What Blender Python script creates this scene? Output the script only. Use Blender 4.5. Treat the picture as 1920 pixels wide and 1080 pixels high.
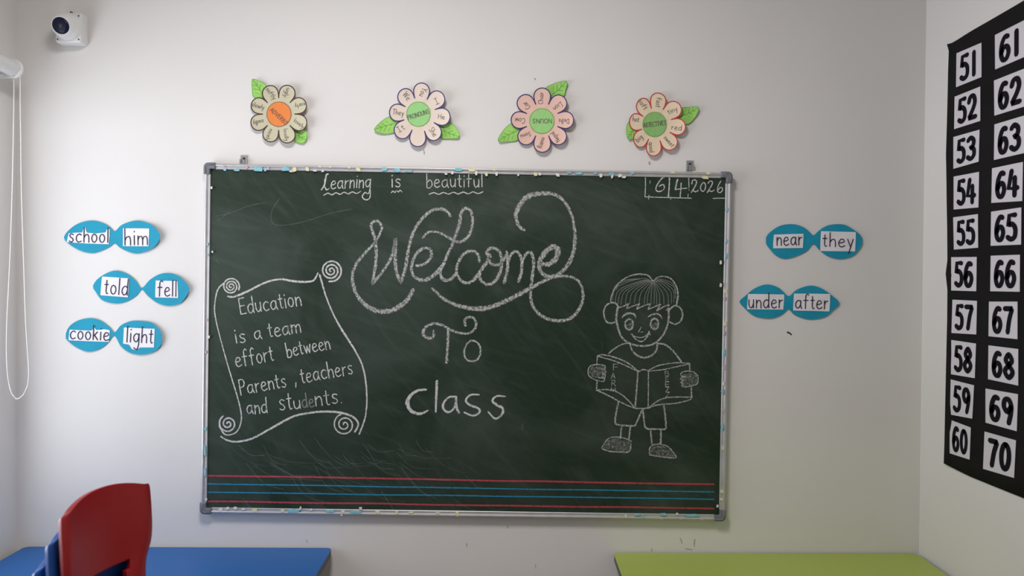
import bpy, bmesh, math, random
from mathutils import Vector, Matrix
from mathutils.geometry import tessellate_polygon
R = math.radians
random.seed(7)
for o in list(bpy.data.objects): bpy.data.objects.remove(o)
scn = bpy.context.scene
COL = scn.collection

# ------------------------------------------------------------------ camera
F_PX, CAM_Y, CAM_Z = 1450.0, -2.65, 1.556
YAW, PITCH, ROLL = R(0.474), R(-0.71), R(0.40)
fwd = Vector((math.sin(YAW)*math.cos(PITCH), math.cos(YAW)*math.cos(PITCH), math.sin(PITCH)))
rt0 = fwd.cross(Vector((0, 0, 1))).normalized()
up0 = rt0.cross(fwd)
rt = rt0*math.cos(ROLL) + up0*math.sin(ROLL)
up = up0*math.cos(ROLL) - rt0*math.sin(ROLL)
cam_loc = Vector((0, CAM_Y, CAM_Z))
cd = bpy.data.cameras.new('camera'); cam = bpy.data.objects.new('camera', cd); COL.objects.link(cam)
m = Matrix((rt, up, -fwd)).transposed().to_4x4(); m.translation = cam_loc
cam.matrix_world = m
cd.sensor_width = 36.0; cd.lens = 36.0*F_PX/1920.0; cd.clip_start = 0.05
cd.dof.use_dof = True; cd.dof.focus_distance = 2.62; cd.dof.aperture_fstop = 2.4
scn.camera = cam

# ------------------------------------------------------------------ sky, daylight, exposure
SKY_STRENGTH = 1.0      # overcast sky, brighter sunlit ground below the window
w = bpy.data.worlds.new('sky'); scn.world = w; w.use_nodes = True
nt = w.node_tree; nt.nodes.clear()
wo = nt.nodes.new('ShaderNodeOutputWorld'); bg = nt.nodes.new('ShaderNodeBackground')
tc = nt.nodes.new('ShaderNodeTexCoord'); sp = nt.nodes.new('ShaderNodeSeparateXYZ'); cr = nt.nodes.new('ShaderNodeValToRGB')
nt.links.new(tc.outputs['Generated'], sp.inputs[0]); ma = nt.nodes.new('ShaderNodeMath'); ma.operation = 'MULTIPLY_ADD'; ma.inputs[1].default_value = 0.5; ma.inputs[2].default_value = 0.5
nt.links.new(sp.outputs['Z'], ma.inputs[0]); nt.links.new(ma.outputs[0], cr.inputs[0])
cr.color_ramp.elements[0].position = 0.49; cr.color_ramp.elements[0].color = (5.3, 5.5, 6.0, 1)
cr.color_ramp.elements[1].position = 0.51; cr.color_ramp.elements[1].color = (1.8, 1.93, 2.15, 1)
nt.links.new(cr.outputs[0], bg.inputs[0]); bg.inputs[1].default_value = SKY_STRENGTH
nt.links.new(bg.outputs[0], wo.inputs[0])
WIN = dict(y0=-1.75, y1=-0.14, z0=0.70, z1=2.10)      # window opening in the left wall
XL, XR, YF, ZC = -1.667, 1.435, -6.8, 2.95            # room: left, right, wall behind the camera, ceiling
pl = bpy.data.lights.new('window_portal', 'AREA'); pl.shape = 'RECTANGLE'
pl.size = WIN['z1']-WIN['z0']; pl.size_y = WIN['y1']-WIN['y0']; pl.cycles.is_portal = True
po = bpy.data.objects.new('window_portal', pl); COL.objects.link(po)
po.location = (XL-0.10, (WIN['y0']+WIN['y1'])/2, (WIN['z0']+WIN['z1'])/2); po.rotation_euler = (0, R(-90), 0)
scn.view_settings.view_transform = 'Standard'; scn.view_settings.look = 'None'
scn.view_settings.gamma = 1; scn.view_settings.use_curve_mapping = False
scn.view_settings.exposure = 0.0

# square ceiling lamp above the viewer's left (its light lives here, its body further down)
LAMP_POWER = 36.5; LAMP_XY = (-0.4, -1.5)
ll = bpy.data.lights.new('ceiling_lamp_light', 'AREA'); ll.shape = 'SQUARE'; ll.size = 0.50
ll.energy = LAMP_POWER; ll.color = (1.0, 0.945, 0.93)

# ------------------------------------------------------------------ helpers
def s2l(c):
    return tuple(((v/255.0)/12.92 if v/255.0 <= 0.04045 else ((v/255.0+0.055)/1.055)**2.4) for v in c)
def ray(px, py):
    return (fwd*F_PX + rt*(px-960) - up*(py-540)).normalized()
def on_y(px, py, y):
    d = ray(px, py); return cam_loc + d*((y-cam_loc.y)/d.y)
def on_x(px, py, x):
    d = ray(px, py); return cam_loc + d*((x-cam_loc.x)/d.x)
def on_z(px, py, z):
    d = ray(px, py); return cam_loc + d*((z-cam_loc.z)/d.z)

def mat(name, col, rough=0.6, metal=0.0, noise=0.0, nscale=8.0, bump=0.0, bscale=60.0, spec=0.5, coat=0.0, col2=None):
    mt = bpy.data.materials.new(name); mt.use_nodes = True
    n = mt.node_tree; b = n.nodes['Principled BSDF']
    b.inputs['Base Color'].default_value = (*col, 1); b.inputs['Roughness'].default_value = rough
    b.inputs['Metallic'].default_value = metal; b.inputs['Specular IOR Level'].default_value = spec
    b.inputs['Coat Weight'].default_value = coat
    t = n.nodes.new('ShaderNodeTexCoord')
    if noise > 0:
        ns = n.nodes.new('ShaderNodeTexNoise'); ns.inputs['Scale'].default_value = nscale; ns.inputs['Detail'].default_value = 5
        mx = n.nodes.new('ShaderNodeMix'); mx.data_type = 'RGBA'
        c2 = col2 or tuple(v*(1-noise) for v in col)
        mx.inputs['A'].default_value = (*col, 1); mx.inputs['B'].default_value = (*c2, 1)
        rp = n.nodes.new('ShaderNodeMapRange'); rp.inputs[1].default_value = 0.35; rp.inputs[2].default_value = 0.7
        n.links.new(t.outputs['Object'], ns.inputs['Vector']); n.links.new(ns.outputs['Fac'], rp.inputs[0])
        n.links.new(rp.outputs[0], mx.inputs['Factor']); n.links.new(mx.outputs['Result'], b.inputs['Base Color'])
    if bump > 0:
        n2 = n.nodes.new('ShaderNodeTexNoise'); n2.inputs['Scale'].default_value = bscale; n2.inputs['Detail'].default_value = 4
        bp = n.nodes.new('ShaderNodeBump'); bp.inputs['Strength'].default_value = bump; bp.inputs['Distance'].default_value = 0.002
        n.links.new(t.outputs['Object'], n2.inputs['Vector']); n.links.new(n2.outputs['Fac'], bp.inputs['Height'])
        n.links.new(bp.outputs[0], b.inputs['Normal'])
    return mt

def chalk(name, col, density, grain=900.0, edge=0.35, amax=0.92, gain=4.0):
    """chalk dust: grains cover the board, thinning towards the stroke's edge (uv.v runs across the stroke)"""
    mt = bpy.data.materials.new(name); mt.use_nodes = True; n = mt.node_tree; L = n.links
    b = n.nodes['Principled BSDF']; b.inputs['Base Color'].default_value = (*col, 1); b.inputs['Roughness'].default_value = 1.0
    b.inputs['Specular IOR Level'].default_value = 0.0
    t = n.nodes.new('ShaderNodeTexCoord'); uv = n.nodes.new('ShaderNodeUVMap'); sx = n.nodes.new('ShaderNodeSeparateXYZ')
    ns = n.nodes.new('ShaderNodeTexNoise'); ns.inputs['Scale'].default_value = grain; ns.inputs['Detail'].default_value = 3; ns.inputs['Roughness'].default_value = 0.7
    n3 = n.nodes.new('ShaderNodeTexNoise'); n3.inputs['Scale'].default_value = grain*0.32; n3.inputs['Detail'].default_value = 2
    L.new(t.outputs['Object'], ns.inputs['Vector']); L.new(t.outputs['Object'], n3.inputs['Vector']); L.new(uv.outputs[0], sx.inputs[0])
    def mth(op, a, bb=None, cl=False):
        k = n.nodes.new('ShaderNodeMath'); k.operation = op; k.use_clamp = cl
        for i, v in enumerate((a, bb)):
            if v is None: continue
            if isinstance(v, (int, float)): k.inputs[i].default_value = v
            else: L.new(v, k.inputs[i])
        return k.outputs[0]
    d = mth('ABSOLUTE', mth('SUBTRACT', sx.outputs['Y'], 0.5))          # 0 centre .. 0.5 edge
    d = mth('MULTIPLY', mth('POWER', mth('MULTIPLY', d, 2.0), 4.0), edge)
    mix = mth('ADD', mth('MULTIPLY', ns.outputs['Fac'], 0.55), mth('MULTIPLY', n3.outputs['Fac'], 0.45))
    a = mth('SUBTRACT', mth('ADD', mix, density), d)
    a = mth('MULTIPLY', mth('SUBTRACT', a, 0.5), gain, True)
    a = mth('MULTIPLY', a, amax)
    L.new(a, b.inputs['Alpha'])
    return mt

class MB:
    def __init__(s): s.v = []; s.f = []; s.uv = []
    def add(s, vs, fs, uvs=None):
        k = len(s.v); s.v += [tuple(p) for p in vs]; s.f += [tuple(k+i for i in f) for f in fs]
        s.uv += uvs if uvs else [(0.5, 0.5)]*len(vs)
    def box(s, a, b):
        x0, y0, z0 = a; x1, y1, z1 = b
        s.add([(x0,y0,z0),(x1,y0,z0),(x1,y1,z0),(x0,y1,z0),(x0,y0,z1),(x1,y0,z1),(x1,y1,z1),(x0,y1,z1)],
              [(0,3,2,1),(4,5,6,7),(0,1,5,4),(1,2,6,5),(2,3,7,6),(3,0,4,7)])
    def tube(s, pts, r, n=10, cap=True):
        pts = [Vector(p) for p in pts]; rings = []; up_ = Vector((0.13, 0.2, 0.97))
        for i, p in enumerate(pts):
            t = (pts[min(i+1, len(pts)-1)]-pts[max(i-1, 0)]).normalized()
            if abs(t.dot(up_)) > 0.99: up_ = Vector((1, 0.1, 0))
            a = t.cross(up_).normalized(); b = t.cross(a).normalized()
            rr = r[i] if isinstance(r, (list, tuple)) else r
            rings.append([p + a*(rr*math.cos(2*math.pi*k/n)) + b*(rr*math.sin(2*math.pi*k/n)) for k in range(n)])
        vs = [q for rg in rings for q in rg]; fs = []
        for i in range(len(pts)-1):
            for k in range(n):
                fs.append((i*n+k, i*n+(k+1) % n, (i+1)*n+(k+1) % n, (i+1)*n+k))
        if cap: fs.append(tuple(range(n-1, -1, -1))); fs.append(tuple((len(pts)-1)*n+k for k in range(n)))
        s.add(vs, fs)
    def lathe(s, prof, org, axis, n=32):
        """prof: (radius, height) along axis"""
        ax = Vector(axis).normalized(); a = ax.orthogonal().normalized(); b = ax.cross(a); org = Vector(org)
        vs = []; fs = []
        for r, h in prof:
            for k in range(n):
                vs.append(org + ax*h + a*(r*math.cos(2*math.pi*k/n)) + b*(r*math.sin(2*math.pi*k/n)))
        for i in range(len(prof)-1):
            for k in range(n): fs.append((i*n+k, i*n+(k+1) % n, (i+1)*n+(k+1) % n, (i+1)*n+k))
        fs.append(tuple(range(n-1, -1, -1))); fs.append(tuple((len(prof)-1)*n+k for k in range(n)))
        s.add(vs, fs)
    def build(s, name, mt, parent=None, smooth=False, bevel=0.0, solid=0.0, subsurf=0, label=None, auto=False):
        me = bpy.data.meshes.new(name)
        org = parent_org(parent)
        me.from_pydata([(p[0]-org[0], p[1]-org[1], p[2]-org[2]) for p in s.v], [], s.f)
        ul = me.uv_layers.new(name='UVMap')
        for lp in me.loops: ul.data[lp.index].uv = s.uv[lp.vertex_index]
        me.materials.append(mt); me.update()
        bm = bmesh.new(); bm.from_mesh(me)
        if not solid: bmesh.ops.recalc_face_normals(bm, faces=bm.faces)
        bm.to_mesh(me); bm.free()
        if smooth:
            for p in me.polygons: p.use_smooth = True
        o = bpy.data.objects.new(name, me); COL.objects.link(o)
        if parent: o.parent = parent
        if solid:
            md = o.modifiers.new('solid', 'SOLIDIFY'); md.thickness = solid; md.offset = 0
        if bevel:
            md = o.modifiers.new('bevel', 'BEVEL'); md.width = bevel; md.segments = 3; md.limit_method = 'ANGLE'
        if subsurf:
            md = o.modifiers.new('sub', 'SUBSURF'); md.levels = subsurf; md.render_levels = subsurf
        if auto and smooth:
            try: me.set_sharp_from_angle(angle=R(35))
            except Exception: pass
        if label: o['label'] = label
        return o
ORG = {}
def parent_org(p):
    x = y = z = 0.0
    while p is not None:
        x += p.location[0]; y += p.location[1]; z += p.location[2]; p = p.parent
    return (x, y, z)
def thing(name, label, cat, loc=(0, 0, 0), group=None):
    o = bpy.data.objects.new(name, None); COL.objects.link(o); o.location = loc; o.empty_display_size = 0.05
    o['label'] = label; o['category'] = cat
    if group: o['group'] = group
    return o
def struct(o, label=None):
    o['kind'] = 'structure'
    if label: o['label'] = label
    return o

# ---- strokes: smooth curves laid on a surface as thin ribbons
def smooth_pts(pts, step):
    """Catmull-Rom through pts, a repeated point makes a corner"""
    segs = []; cur = [pts[0]]
    for p in pts[1:]:
        if p == cur[-1]: segs.append(cur); cur = [p]
        else: cur.append(p)
    segs.append(cur); out = []
    for sg in segs:
        if len(sg) == 1:
            continue
        closed = sg[0] == sg[-1] and len(sg) > 3
        P = [sg[-2] if closed else sg[0]] + sg + [sg[1] if closed else sg[-1]]
        for i in range(1, len(P)-2):
            p0, p1, p2, p3 = P[i-1], P[i], P[i+1], P[i+2]
            d = math.hypot(p2[0]-p1[0], p2[1]-p1[1]); k = 1 if len(sg) == 2 else max(1, int(d/step))
            for j in range(k):
                t = j/k
                out.append(tuple(0.5*((2*p1[c]) + (-p0[c]+p2[c])*t + (2*p0[c]-5*p1[c]+4*p2[c]-p3[c])*t*t + (-p0[c]+3*p1[c]-3*p2[c]+p3[c])*t**3) for c in (0, 1)))
        out.append(sg[-1])
    res = [out[0]]
    for p in out[1:]:
        if math.hypot(p[0]-res[-1][0], p[1]-res[-1][1]) > 1e-6: res.append(p)
    return res
def ribbon(mb, pts, wid, fn, lift=0.0, step=3.0, rag=0.0):
    """pts and wid in picture units, fn(px, py, lift) -> 3D"""
    p = smooth_pts(pts, step)
    if len(p) < 2: return
    n = len(p); vs = []; uv = []; fs = []; L = 0.0
    def norm(i):
        a = p[max(i-1, 0)]; b = p[min(i+1, n-1)]; dx, dy = b[0]-a[0], b[1]-a[1]; l = math.hypot(dx, dy) or 1
        return dx/l, dy/l
    rows = []
    t = norm(0); h = (wid[0] if isinstance(wid, (list, tuple)) else wid)/2
    rows.append((p[0][0]-t[0]*h*0.8, p[0][1]-t[1]*h*0.8, t, h*0.45))
    for i in range(n):
        f = i/(n-1)
        if isinstance(wid, (list, tuple)):
            k = f*(len(wid)-1); j = min(int(k), len(wid)-2); wd = wid[j]*(1-(k-j)) + wid[j+1]*(k-j)
        else: wd = wid
        rows.append((p[i][0], p[i][1], norm(i), wd/2))
    t = norm(n-1); h = rows[-1][3]
    rows.append((p[-1][0]+t[0]*h*0.8, p[-1][1]+t[1]*h*0.8, t, h*0.45))
    for i, (x, y, t, h) in enumerate(rows):
        a = h*(1+random.uniform(-rag, rag)); b = h*(1+random.uniform(-rag, rag))
        vs.append(fn(x-t[1]*a, y+t[0]*a, lift)); vs.append(fn(x+t[1]*b, y-t[0]*b, lift))
        uv += [(i, 0.0), (i, 1.0)]
    for i in range(len(rows)-1): fs.append((2*i, 2*i+1, 2*i+3, 2*i+2))
    mb.add(vs, fs, uv)
def fill(mb, pts, fn, lift=0.0):
    mb.add([fn(x, y, lift) for x, y in pts], [tuple(range(len(pts)))])

# ---- single-stroke handwriting; x height 1, capitals 1.75, ascenders 1.8
def E(cx, cy, rx, ry, n=10, a0=90, a1=450):
    return [(cx+rx*math.cos(R(a0+(a1-a0)*i/n)), cy+ry*math.sin(R(a0+(a1-a0)*i/n))) for i in range(n+1)]
G = {
 'a': (.82, [[(.68,.88),(.42,1.0),(.12,.78),(.04,.4),(.22,.04),(.48,.12),(.68,.55),(.68,.88)], [(.69,.98),(.68,.35),(.82,.0)]]),
 'b': (.72, [[(.05,1.8),(.05,.02)], [(.05,.02),(.05,.02),(.4,-.02),(.68,.35),(.6,.85),(.35,.98),(.06,.62)]]),
 'c': (.7, [[(.68,.85),(.42,1.0),(.12,.75),(.06,.35),(.3,.0),(.68,.14)]]),
 'd': (.76, [[(.68,.8),(.42,1.0),(.1,.75),(.05,.3),(.28,.0),(.55,.15),(.68,.5)], [(.7,1.8),(.69,.3),(.74,.0)]]),
 'e': (.74, [[(.06,.5),(.45,.55),(.66,.7),(.55,.95),(.3,.98),(.07,.62),(.1,.2),(.35,-.02),(.72,.15)]]),
 'f': (.66, [[(.66,1.62),(.5,1.8),(.3,1.6),(.26,.9),(.24,-.02)], [(.02,.98),(.58,1.0)]]),
 'g': (.76, [[(.66,.85),(.4,1.0),(.08,.75),(.08,.28),(.34,.05),(.6,.3),(.68,.8)], [(.7,1.0),(.68,-.3),(.45,-.82),(.12,-.62)]]),
 'h': (.72, [[(.06,1.8),(.06,.0)], [(.06,.5),(.25,.88),(.5,.95),(.64,.65),(.66,.0)]]),
 'i': (.2, [[(.1,1.0),(.1,.0)], [(.1,1.38),(.12,1.46)]]),
 'j': (.3, [[(.2,1.0),(.2,-.6),(.0,-.8)]]),
 'k': (.64, [[(.06,1.8),(.06,.0)], [(.56,1.0),(.08,.45)], [(.22,.58),(.62,.0)]]),
 'l': (.2, [[(.1,1.8),(.1,.0)]]),
 'm': (1.12, [[(.06,1.0),(.06,.0)], [(.06,.5),(.2,.88),(.42,.94),(.54,.65),(.55,.0)], [(.55,.5),(.7,.88),(.92,.94),(1.04,.65),(1.06,.0)]]),
 'n': (.7, [[(.06,1.0),(.06,.0)], [(.06,.5),(.25,.88),(.48,.95),(.62,.65),(.64,.0)]]),
 'o': (.72, [E(.36,.49,.31,.5)]),
 'p': (.72, [[(.06,1.0),(.06,-.8)], [(.06,.7),(.35,1.0),(.66,.7),(.6,.15),(.3,.0),(.06,.2)]]),
 'r': (.5, [[(.06,1.0),(.06,.0)], [(.06,.5),(.22,.88),(.48,.95)]]),
 's': (.62, [[(.56,.88),(.32,1.0),(.1,.82),(.2,.6),(.45,.45),(.56,.22),(.35,.0),(.06,.12)]]),
 't': (.5, [[(.24,1.5),(.22,.25),(.32,.0),(.46,.08)], [(.02,1.02),(.46,1.04)]]),
 'u': (.72, [[(.06,1.0),(.08,.3),(.28,.0),(.5,.15),(.62,.5)], [(.64,1.0),(.64,.0)]]),
 'v': (.62, [[(.04,1.0),(.3,.0)], [(.3,.0),(.58,1.0)]]),
 'w': (.98, [[(.04,1.0),(.25,.0)], [(.25,.0),(.48,.85)], [(.48,.85),(.7,.0)], [(.7,.0),(.94,1.0)]]),
 'y': (.68, [[(.04,1.0),(.34,.1)], [(.64,1.0),(.18,-.8)]]),
 'z': (.6, [[(.05,.98),(.55,.98)], [(.55,.98),(.05,.02)], [(.05,.02),(.58,.02)]]),
 'A': (.95, [[(.02,.0),(.46,1.75)], [(.46,1.75),(.9,.0)], [(.18,.62),(.74,.62)]]),
 'B': (.8, [[(.06,1.75),(.06,.0)], [(.06,1.72),(.55,1.65),(.6,1.1),(.08,.92)], [(.08,.92),(.68,.8),(.66,.12),(.06,.02)]]),
 'C': (.9, [[(.85,1.5),(.5,1.75),(.12,1.3),(.08,.5),(.4,.0),(.86,.2)]]),
 'D': (.9, [[(.06,1.75),(.06,.0)], [(.06,1.74),(.6,1.6),(.82,.9),(.6,.15),(.06,.01)]]),
 'E': (.75, [[(.06,1.72),(.06,.02)], [(.06,1.72),(.68,1.76)], [(.06,.9),(.6,.92)], [(.06,.02),(.7,.04)]]),
 'F': (.7, [[(.06,1.75),(.06,.0)], [(.06,1.72),(.66,1.76)], [(.06,.9),(.55,.92)]]),
 'H': (.9, [[(.06,1.75),(.06,.0)], [(.82,1.75),(.82,.0)], [(.06,.88),(.82,.9)]]),
 'I': (.6, [[(.3,1.75),(.3,.0)], [(.06,1.75),(.54,1.75)], [(.06,.0),(.54,.0)]]),
 'J': (.7, [[(.1,1.75),(.68,1.75)], [(.42,1.75),(.42,.2),(.22,.0),(.04,.2)]]),
 'L': (.8, [[(.52,1.85),(.42,1.9),(.3,1.4),(.2,.5),(.02,.0)], [(.02,.0),(.3,.16),(.5,.02),(.78,.3)]]),
 'M': (1.1, [[(.06,.0),(.12,1.75)], [(.12,1.75),(.54,.5)], [(.54,.5),(.94,1.75)], [(.94,1.75),(1.02,.0)]]),
 'N': (.9, [[(.06,.0),(.06,1.75)], [(.06,1.75),(.8,.0)], [(.8,.0),(.8,1.75)]]),
 'O': (.95, [E(.47,.87,.42,.88)]),
 'P': (.75, [[(.06,1.75),(.06,.0)], [(.06,1.72),(.5,1.75),(.7,1.35),(.5,.92),(.06,.85)]]),
 'R': (.8, [[(.06,1.75),(.06,.0)], [(.06,1.72),(.5,1.72),(.66,1.35),(.5,.98),(.06,.9)], [(.3,.92),(.76,.0)]]),
 'S': (.75, [[(.68,1.5),(.4,1.75),(.1,1.4),(.35,.95),(.68,.5),(.4,.0),(.06,.2)]]),
 'T': (.85, [[(.42,1.75),(.42,.0)], [(.02,1.73),(.84,1.76)]]),
 'U': (.85, [[(.06,1.75),(.08,.4),(.4,.0),(.74,.4),(.76,1.75)]]),
 'V': (.85, [[(.02,1.75),(.42,.0)], [(.42,.0),(.82,1.75)]]),
 'W': (1.2, [[(.02,1.75),(.32,.0)], [(.32,.0),(.6,1.5)], [(.6,1.5),(.86,.0)], [(.86,.0),(1.16,1.75)]]),
 'Y': (.85, [[(.02,1.75),(.42,.85)], [(.82,1.75),(.42,.85)], [(.42,.85),(.42,.0)]]),
 'Z': (.75, [[(.05,1.7),(.68,1.7)], [(.68,1.7),(.05,.02)], [(.05,.02),(.7,.02)]]),
 ',': (.2, [[(.12,.2),(.02,-.35)]]),
 '.': (.15, [[(.06,.02),(.09,.04)]]),
 '!': (.2, [[(.1,1.2),(.1,.0)]]),
}
DG = {
 '0': [E(.5,.5,.36,.49,14)],
 '1': [[(.5,1),(.5,0)]],
 '2': [[(.12,.74),(.3,.97),(.66,.97),(.82,.72),(.62,.42),(.12,.03),(.12,.03),(.9,.03)]],
 '3': [[(.14,.88),(.45,1),(.8,.84),(.72,.6),(.42,.54),(.42,.54),(.82,.42),(.84,.14),(.48,0),(.1,.12)]],
 '4': [[(.36,1),(.1,.3),(.1,.3),(.95,.3)], [(.68,.72),(.68,0)]],
 '5': [[(.86,1),(.26,1),(.26,1),(.18,.56),(.18,.56),(.5,.64),(.84,.46),(.82,.12),(.46,0),(.1,.1)]],
 '6': [[(.8,.94),(.5,.98),(.2,.7),(.12,.3),(.3,.03),(.65,.02),(.86,.28),(.72,.52),(.4,.54),(.16,.34)]],
 '7': [[(.1,.98),(.88,.98),(.88,.98),(.6,.55),(.42,0)]],
 '8': [[(.5,.54),(.2,.74),(.5,.99),(.8,.74),(.5,.54),(.12,.26),(.5,.01),(.88,.26),(.5,.54)]],
 '9': [[(.82,.68),(.5,.46),(.18,.66),(.26,.94),(.6,.98),(.84,.74),(.82,.4),(.66,0)]],
}
def word(mb, txt, p0, p1, xh, wd, fn, lift=0.0, rag=0.0, jit=0.0, space=.2, up_dir=None):
    """baseline from p0 (left end of first letter) to p1 (right end of last letter)"""
    tot = sum(G[c][0] if c != ' ' else .5 for c in txt) + space*(len(txt)-1)
    dx, dy = p1[0]-p0[0], p1[1]-p0[1]; L = math.hypot(dx, dy); ux, uy = dx/L, dy/L
    if up_dir is None: vx, vy = uy, -ux
    else: vx, vy = up_dir
    sx = L/tot; pen = 0.0
    for c in txt:
        if c == ' ': pen += .5+space; continue
        w_, st = G[c]; j = random.uniform(-jit, jit)*xh
        for s_ in st:
            pts = []
            for (a, b) in s_:
                x = (pen+a)*sx; y = b*xh+j
                pts.append((p0[0]+ux*x+vx*y, p0[1]+uy*x+vy*y))
            ribbon(mb, pts, wd, fn, lift, step=max(1.0, xh*0.14), rag=rag)
        pen += w_+space

# ------------------------------------------------------------------ materials
M_wall = mat('painted_wall', (0.74, 0.728, 0.708), 0.72, noise=0.035, nscale=1.6, bump=0.12, bscale=35, spec=0.25)
M_ceil = mat('ceiling_paint', (0.64, 0.60, 0.56), 0.8)
M_floor = mat('floor_tile', (0.30, 0.25, 0.205), 0.35, noise=0.15, nscale=3)
M_skirt = mat('skirting', (0.30, 0.25, 0.21), 0.4)
M_frame_w = mat('window_frame_paint', (0.72, 0.72, 0.72), 0.35)
M_alu = mat('aluminium', (0.60, 0.60, 0.61), 0.38, metal=0.55, noise=0.12, nscale=30)
M_cap = mat('grey_plastic', s2l((112, 115, 122)), 0.45)
M_clip = mat('clip_metal', (0.42, 0.43, 0.44), 0.35, metal=0.7)
M_dark = mat('dark_hole', (0.02, 0.02, 0.02), 0.6)
M_chalk = chalk('white_chalk', (0.57, 0.58, 0.56), 0.13, 420.0, 0.20, 0.80, 5.0)
M_chalk_fine = chalk('white_chalk_fine', (0.64, 0.65, 0.63), 0.20, 600.0, 0.16, 0.88, 5.0)
M_chalk_draw = chalk('grey_chalk', (0.58, 0.59, 0.57), 0.15, 560.0, 0.17, 0.72, 5.0)
M_chalk_scratch = chalk('wiped_chalk', (0.55, 0.57, 0.55), 0.25, 300.0, 0.2, 0.12, 3.0)
M_chalk_dim = chalk('faded_chalk', (0.55, 0.57, 0.55), 0.30, 500.0, 0.1, 0.32, 4.0)
M_chalk_fill = chalk('rubbed_chalk', (0.50, 0.51, 0.49), 0.06, 420.0, 0.0, 0.42, 6.0)
M_red_line = chalk('red_line_paint', (0.46, 0.075, 0.10), 0.3, 300.0, 0.5)
M_blue_line = chalk('blue_line_paint', (0.035, 0.24, 0.40), 0.3, 300.0, 0.5)
M_white_paper = mat('white_paper', (0.78, 0.77, 0.80), 0.75)
M_chart_card = mat('chart_card_paper', (0.66, 0.64, 0.68), 0.8, spec=0.2)
M_black_sheet = mat('black_paper', (0.010, 0.009, 0.010), 0.85, noise=0.3, nscale=5, spec=0.18)
M_black_ink = mat('black_ink', (0.010, 0.009, 0.013), 0.85, spec=0.08)
M_pen = mat('purple_grey_pen', (0.045, 0.033, 0.065), 0.85, spec=0.1)
M_pencil = mat('pencil_ink', (0.10, 0.08, 0.075), 0.85)
M_fish = mat('blue_card', (0.012, 0.31, 0.47), 0.6, noise=0.10, nscale=9, spec=0.25)
M_leaf = mat('leaf_paper', (0.33, 0.66, 0.14), 0.7, noise=0.12, nscale=20)
M_vein = mat('leaf_vein_ink', (0.10, 0.34, 0.04), 0.8)
M_tape_b = mat('blue_scrap', (0.13, 0.50, 0.60), 0.8, noise=.3, nscale=60, col2=(.35,.55,.6))
M_tape_y = mat('cream_scrap', (0.72, 0.68, 0.42), 0.7)
M_tape_w = mat('white_scrap', (0.75, 0.72, 0.70), 0.7)
M_tape_p = mat('pink_scrap', (0.62, 0.38, 0.52), 0.7)
M_blue_top = mat('blue_laminate', (0.009, 0.112, 0.37), 0.42, noise=0.05, nscale=3, spec=0.35)
M_green_top = mat('green_laminate', (0.38, 0.48, 0.080), 0.40, noise=0.04, nscale=3)
M_edge = mat('table_edge_band', (0.05, 0.06, 0.08), 0.45)
M_leg = mat('table_leg_steel', (0.20, 0.21, 0.22), 0.4, metal=0.6)
M_red_pl = mat('red_plastic', (0.27, 0.0075, 0.011), 0.33, bump=0.05, bscale=400, spec=0.5)
M_blue_pl = mat('blue_plastic', (0.012, 0.075, 0.30), 0.33, bump=0.05, bscale=400, spec=0.5)
M_white_pl = mat('white_plastic', (0.74, 0.745, 0.74), 0.38)
M_lens = mat('dark_lens', (0.008, 0.010, 0.035), 0.35, spec=0.2)
M_lens2 = mat('lens_ring', (0.015, 0.02, 0.03), 0.3)
M_cord = mat('white_cord', (0.86, 0.85, 0.84), 0.5)
M_scuff = mat('wall_scuff_mark', (0.36, 0.34, 0.32), 0.9)

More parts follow.
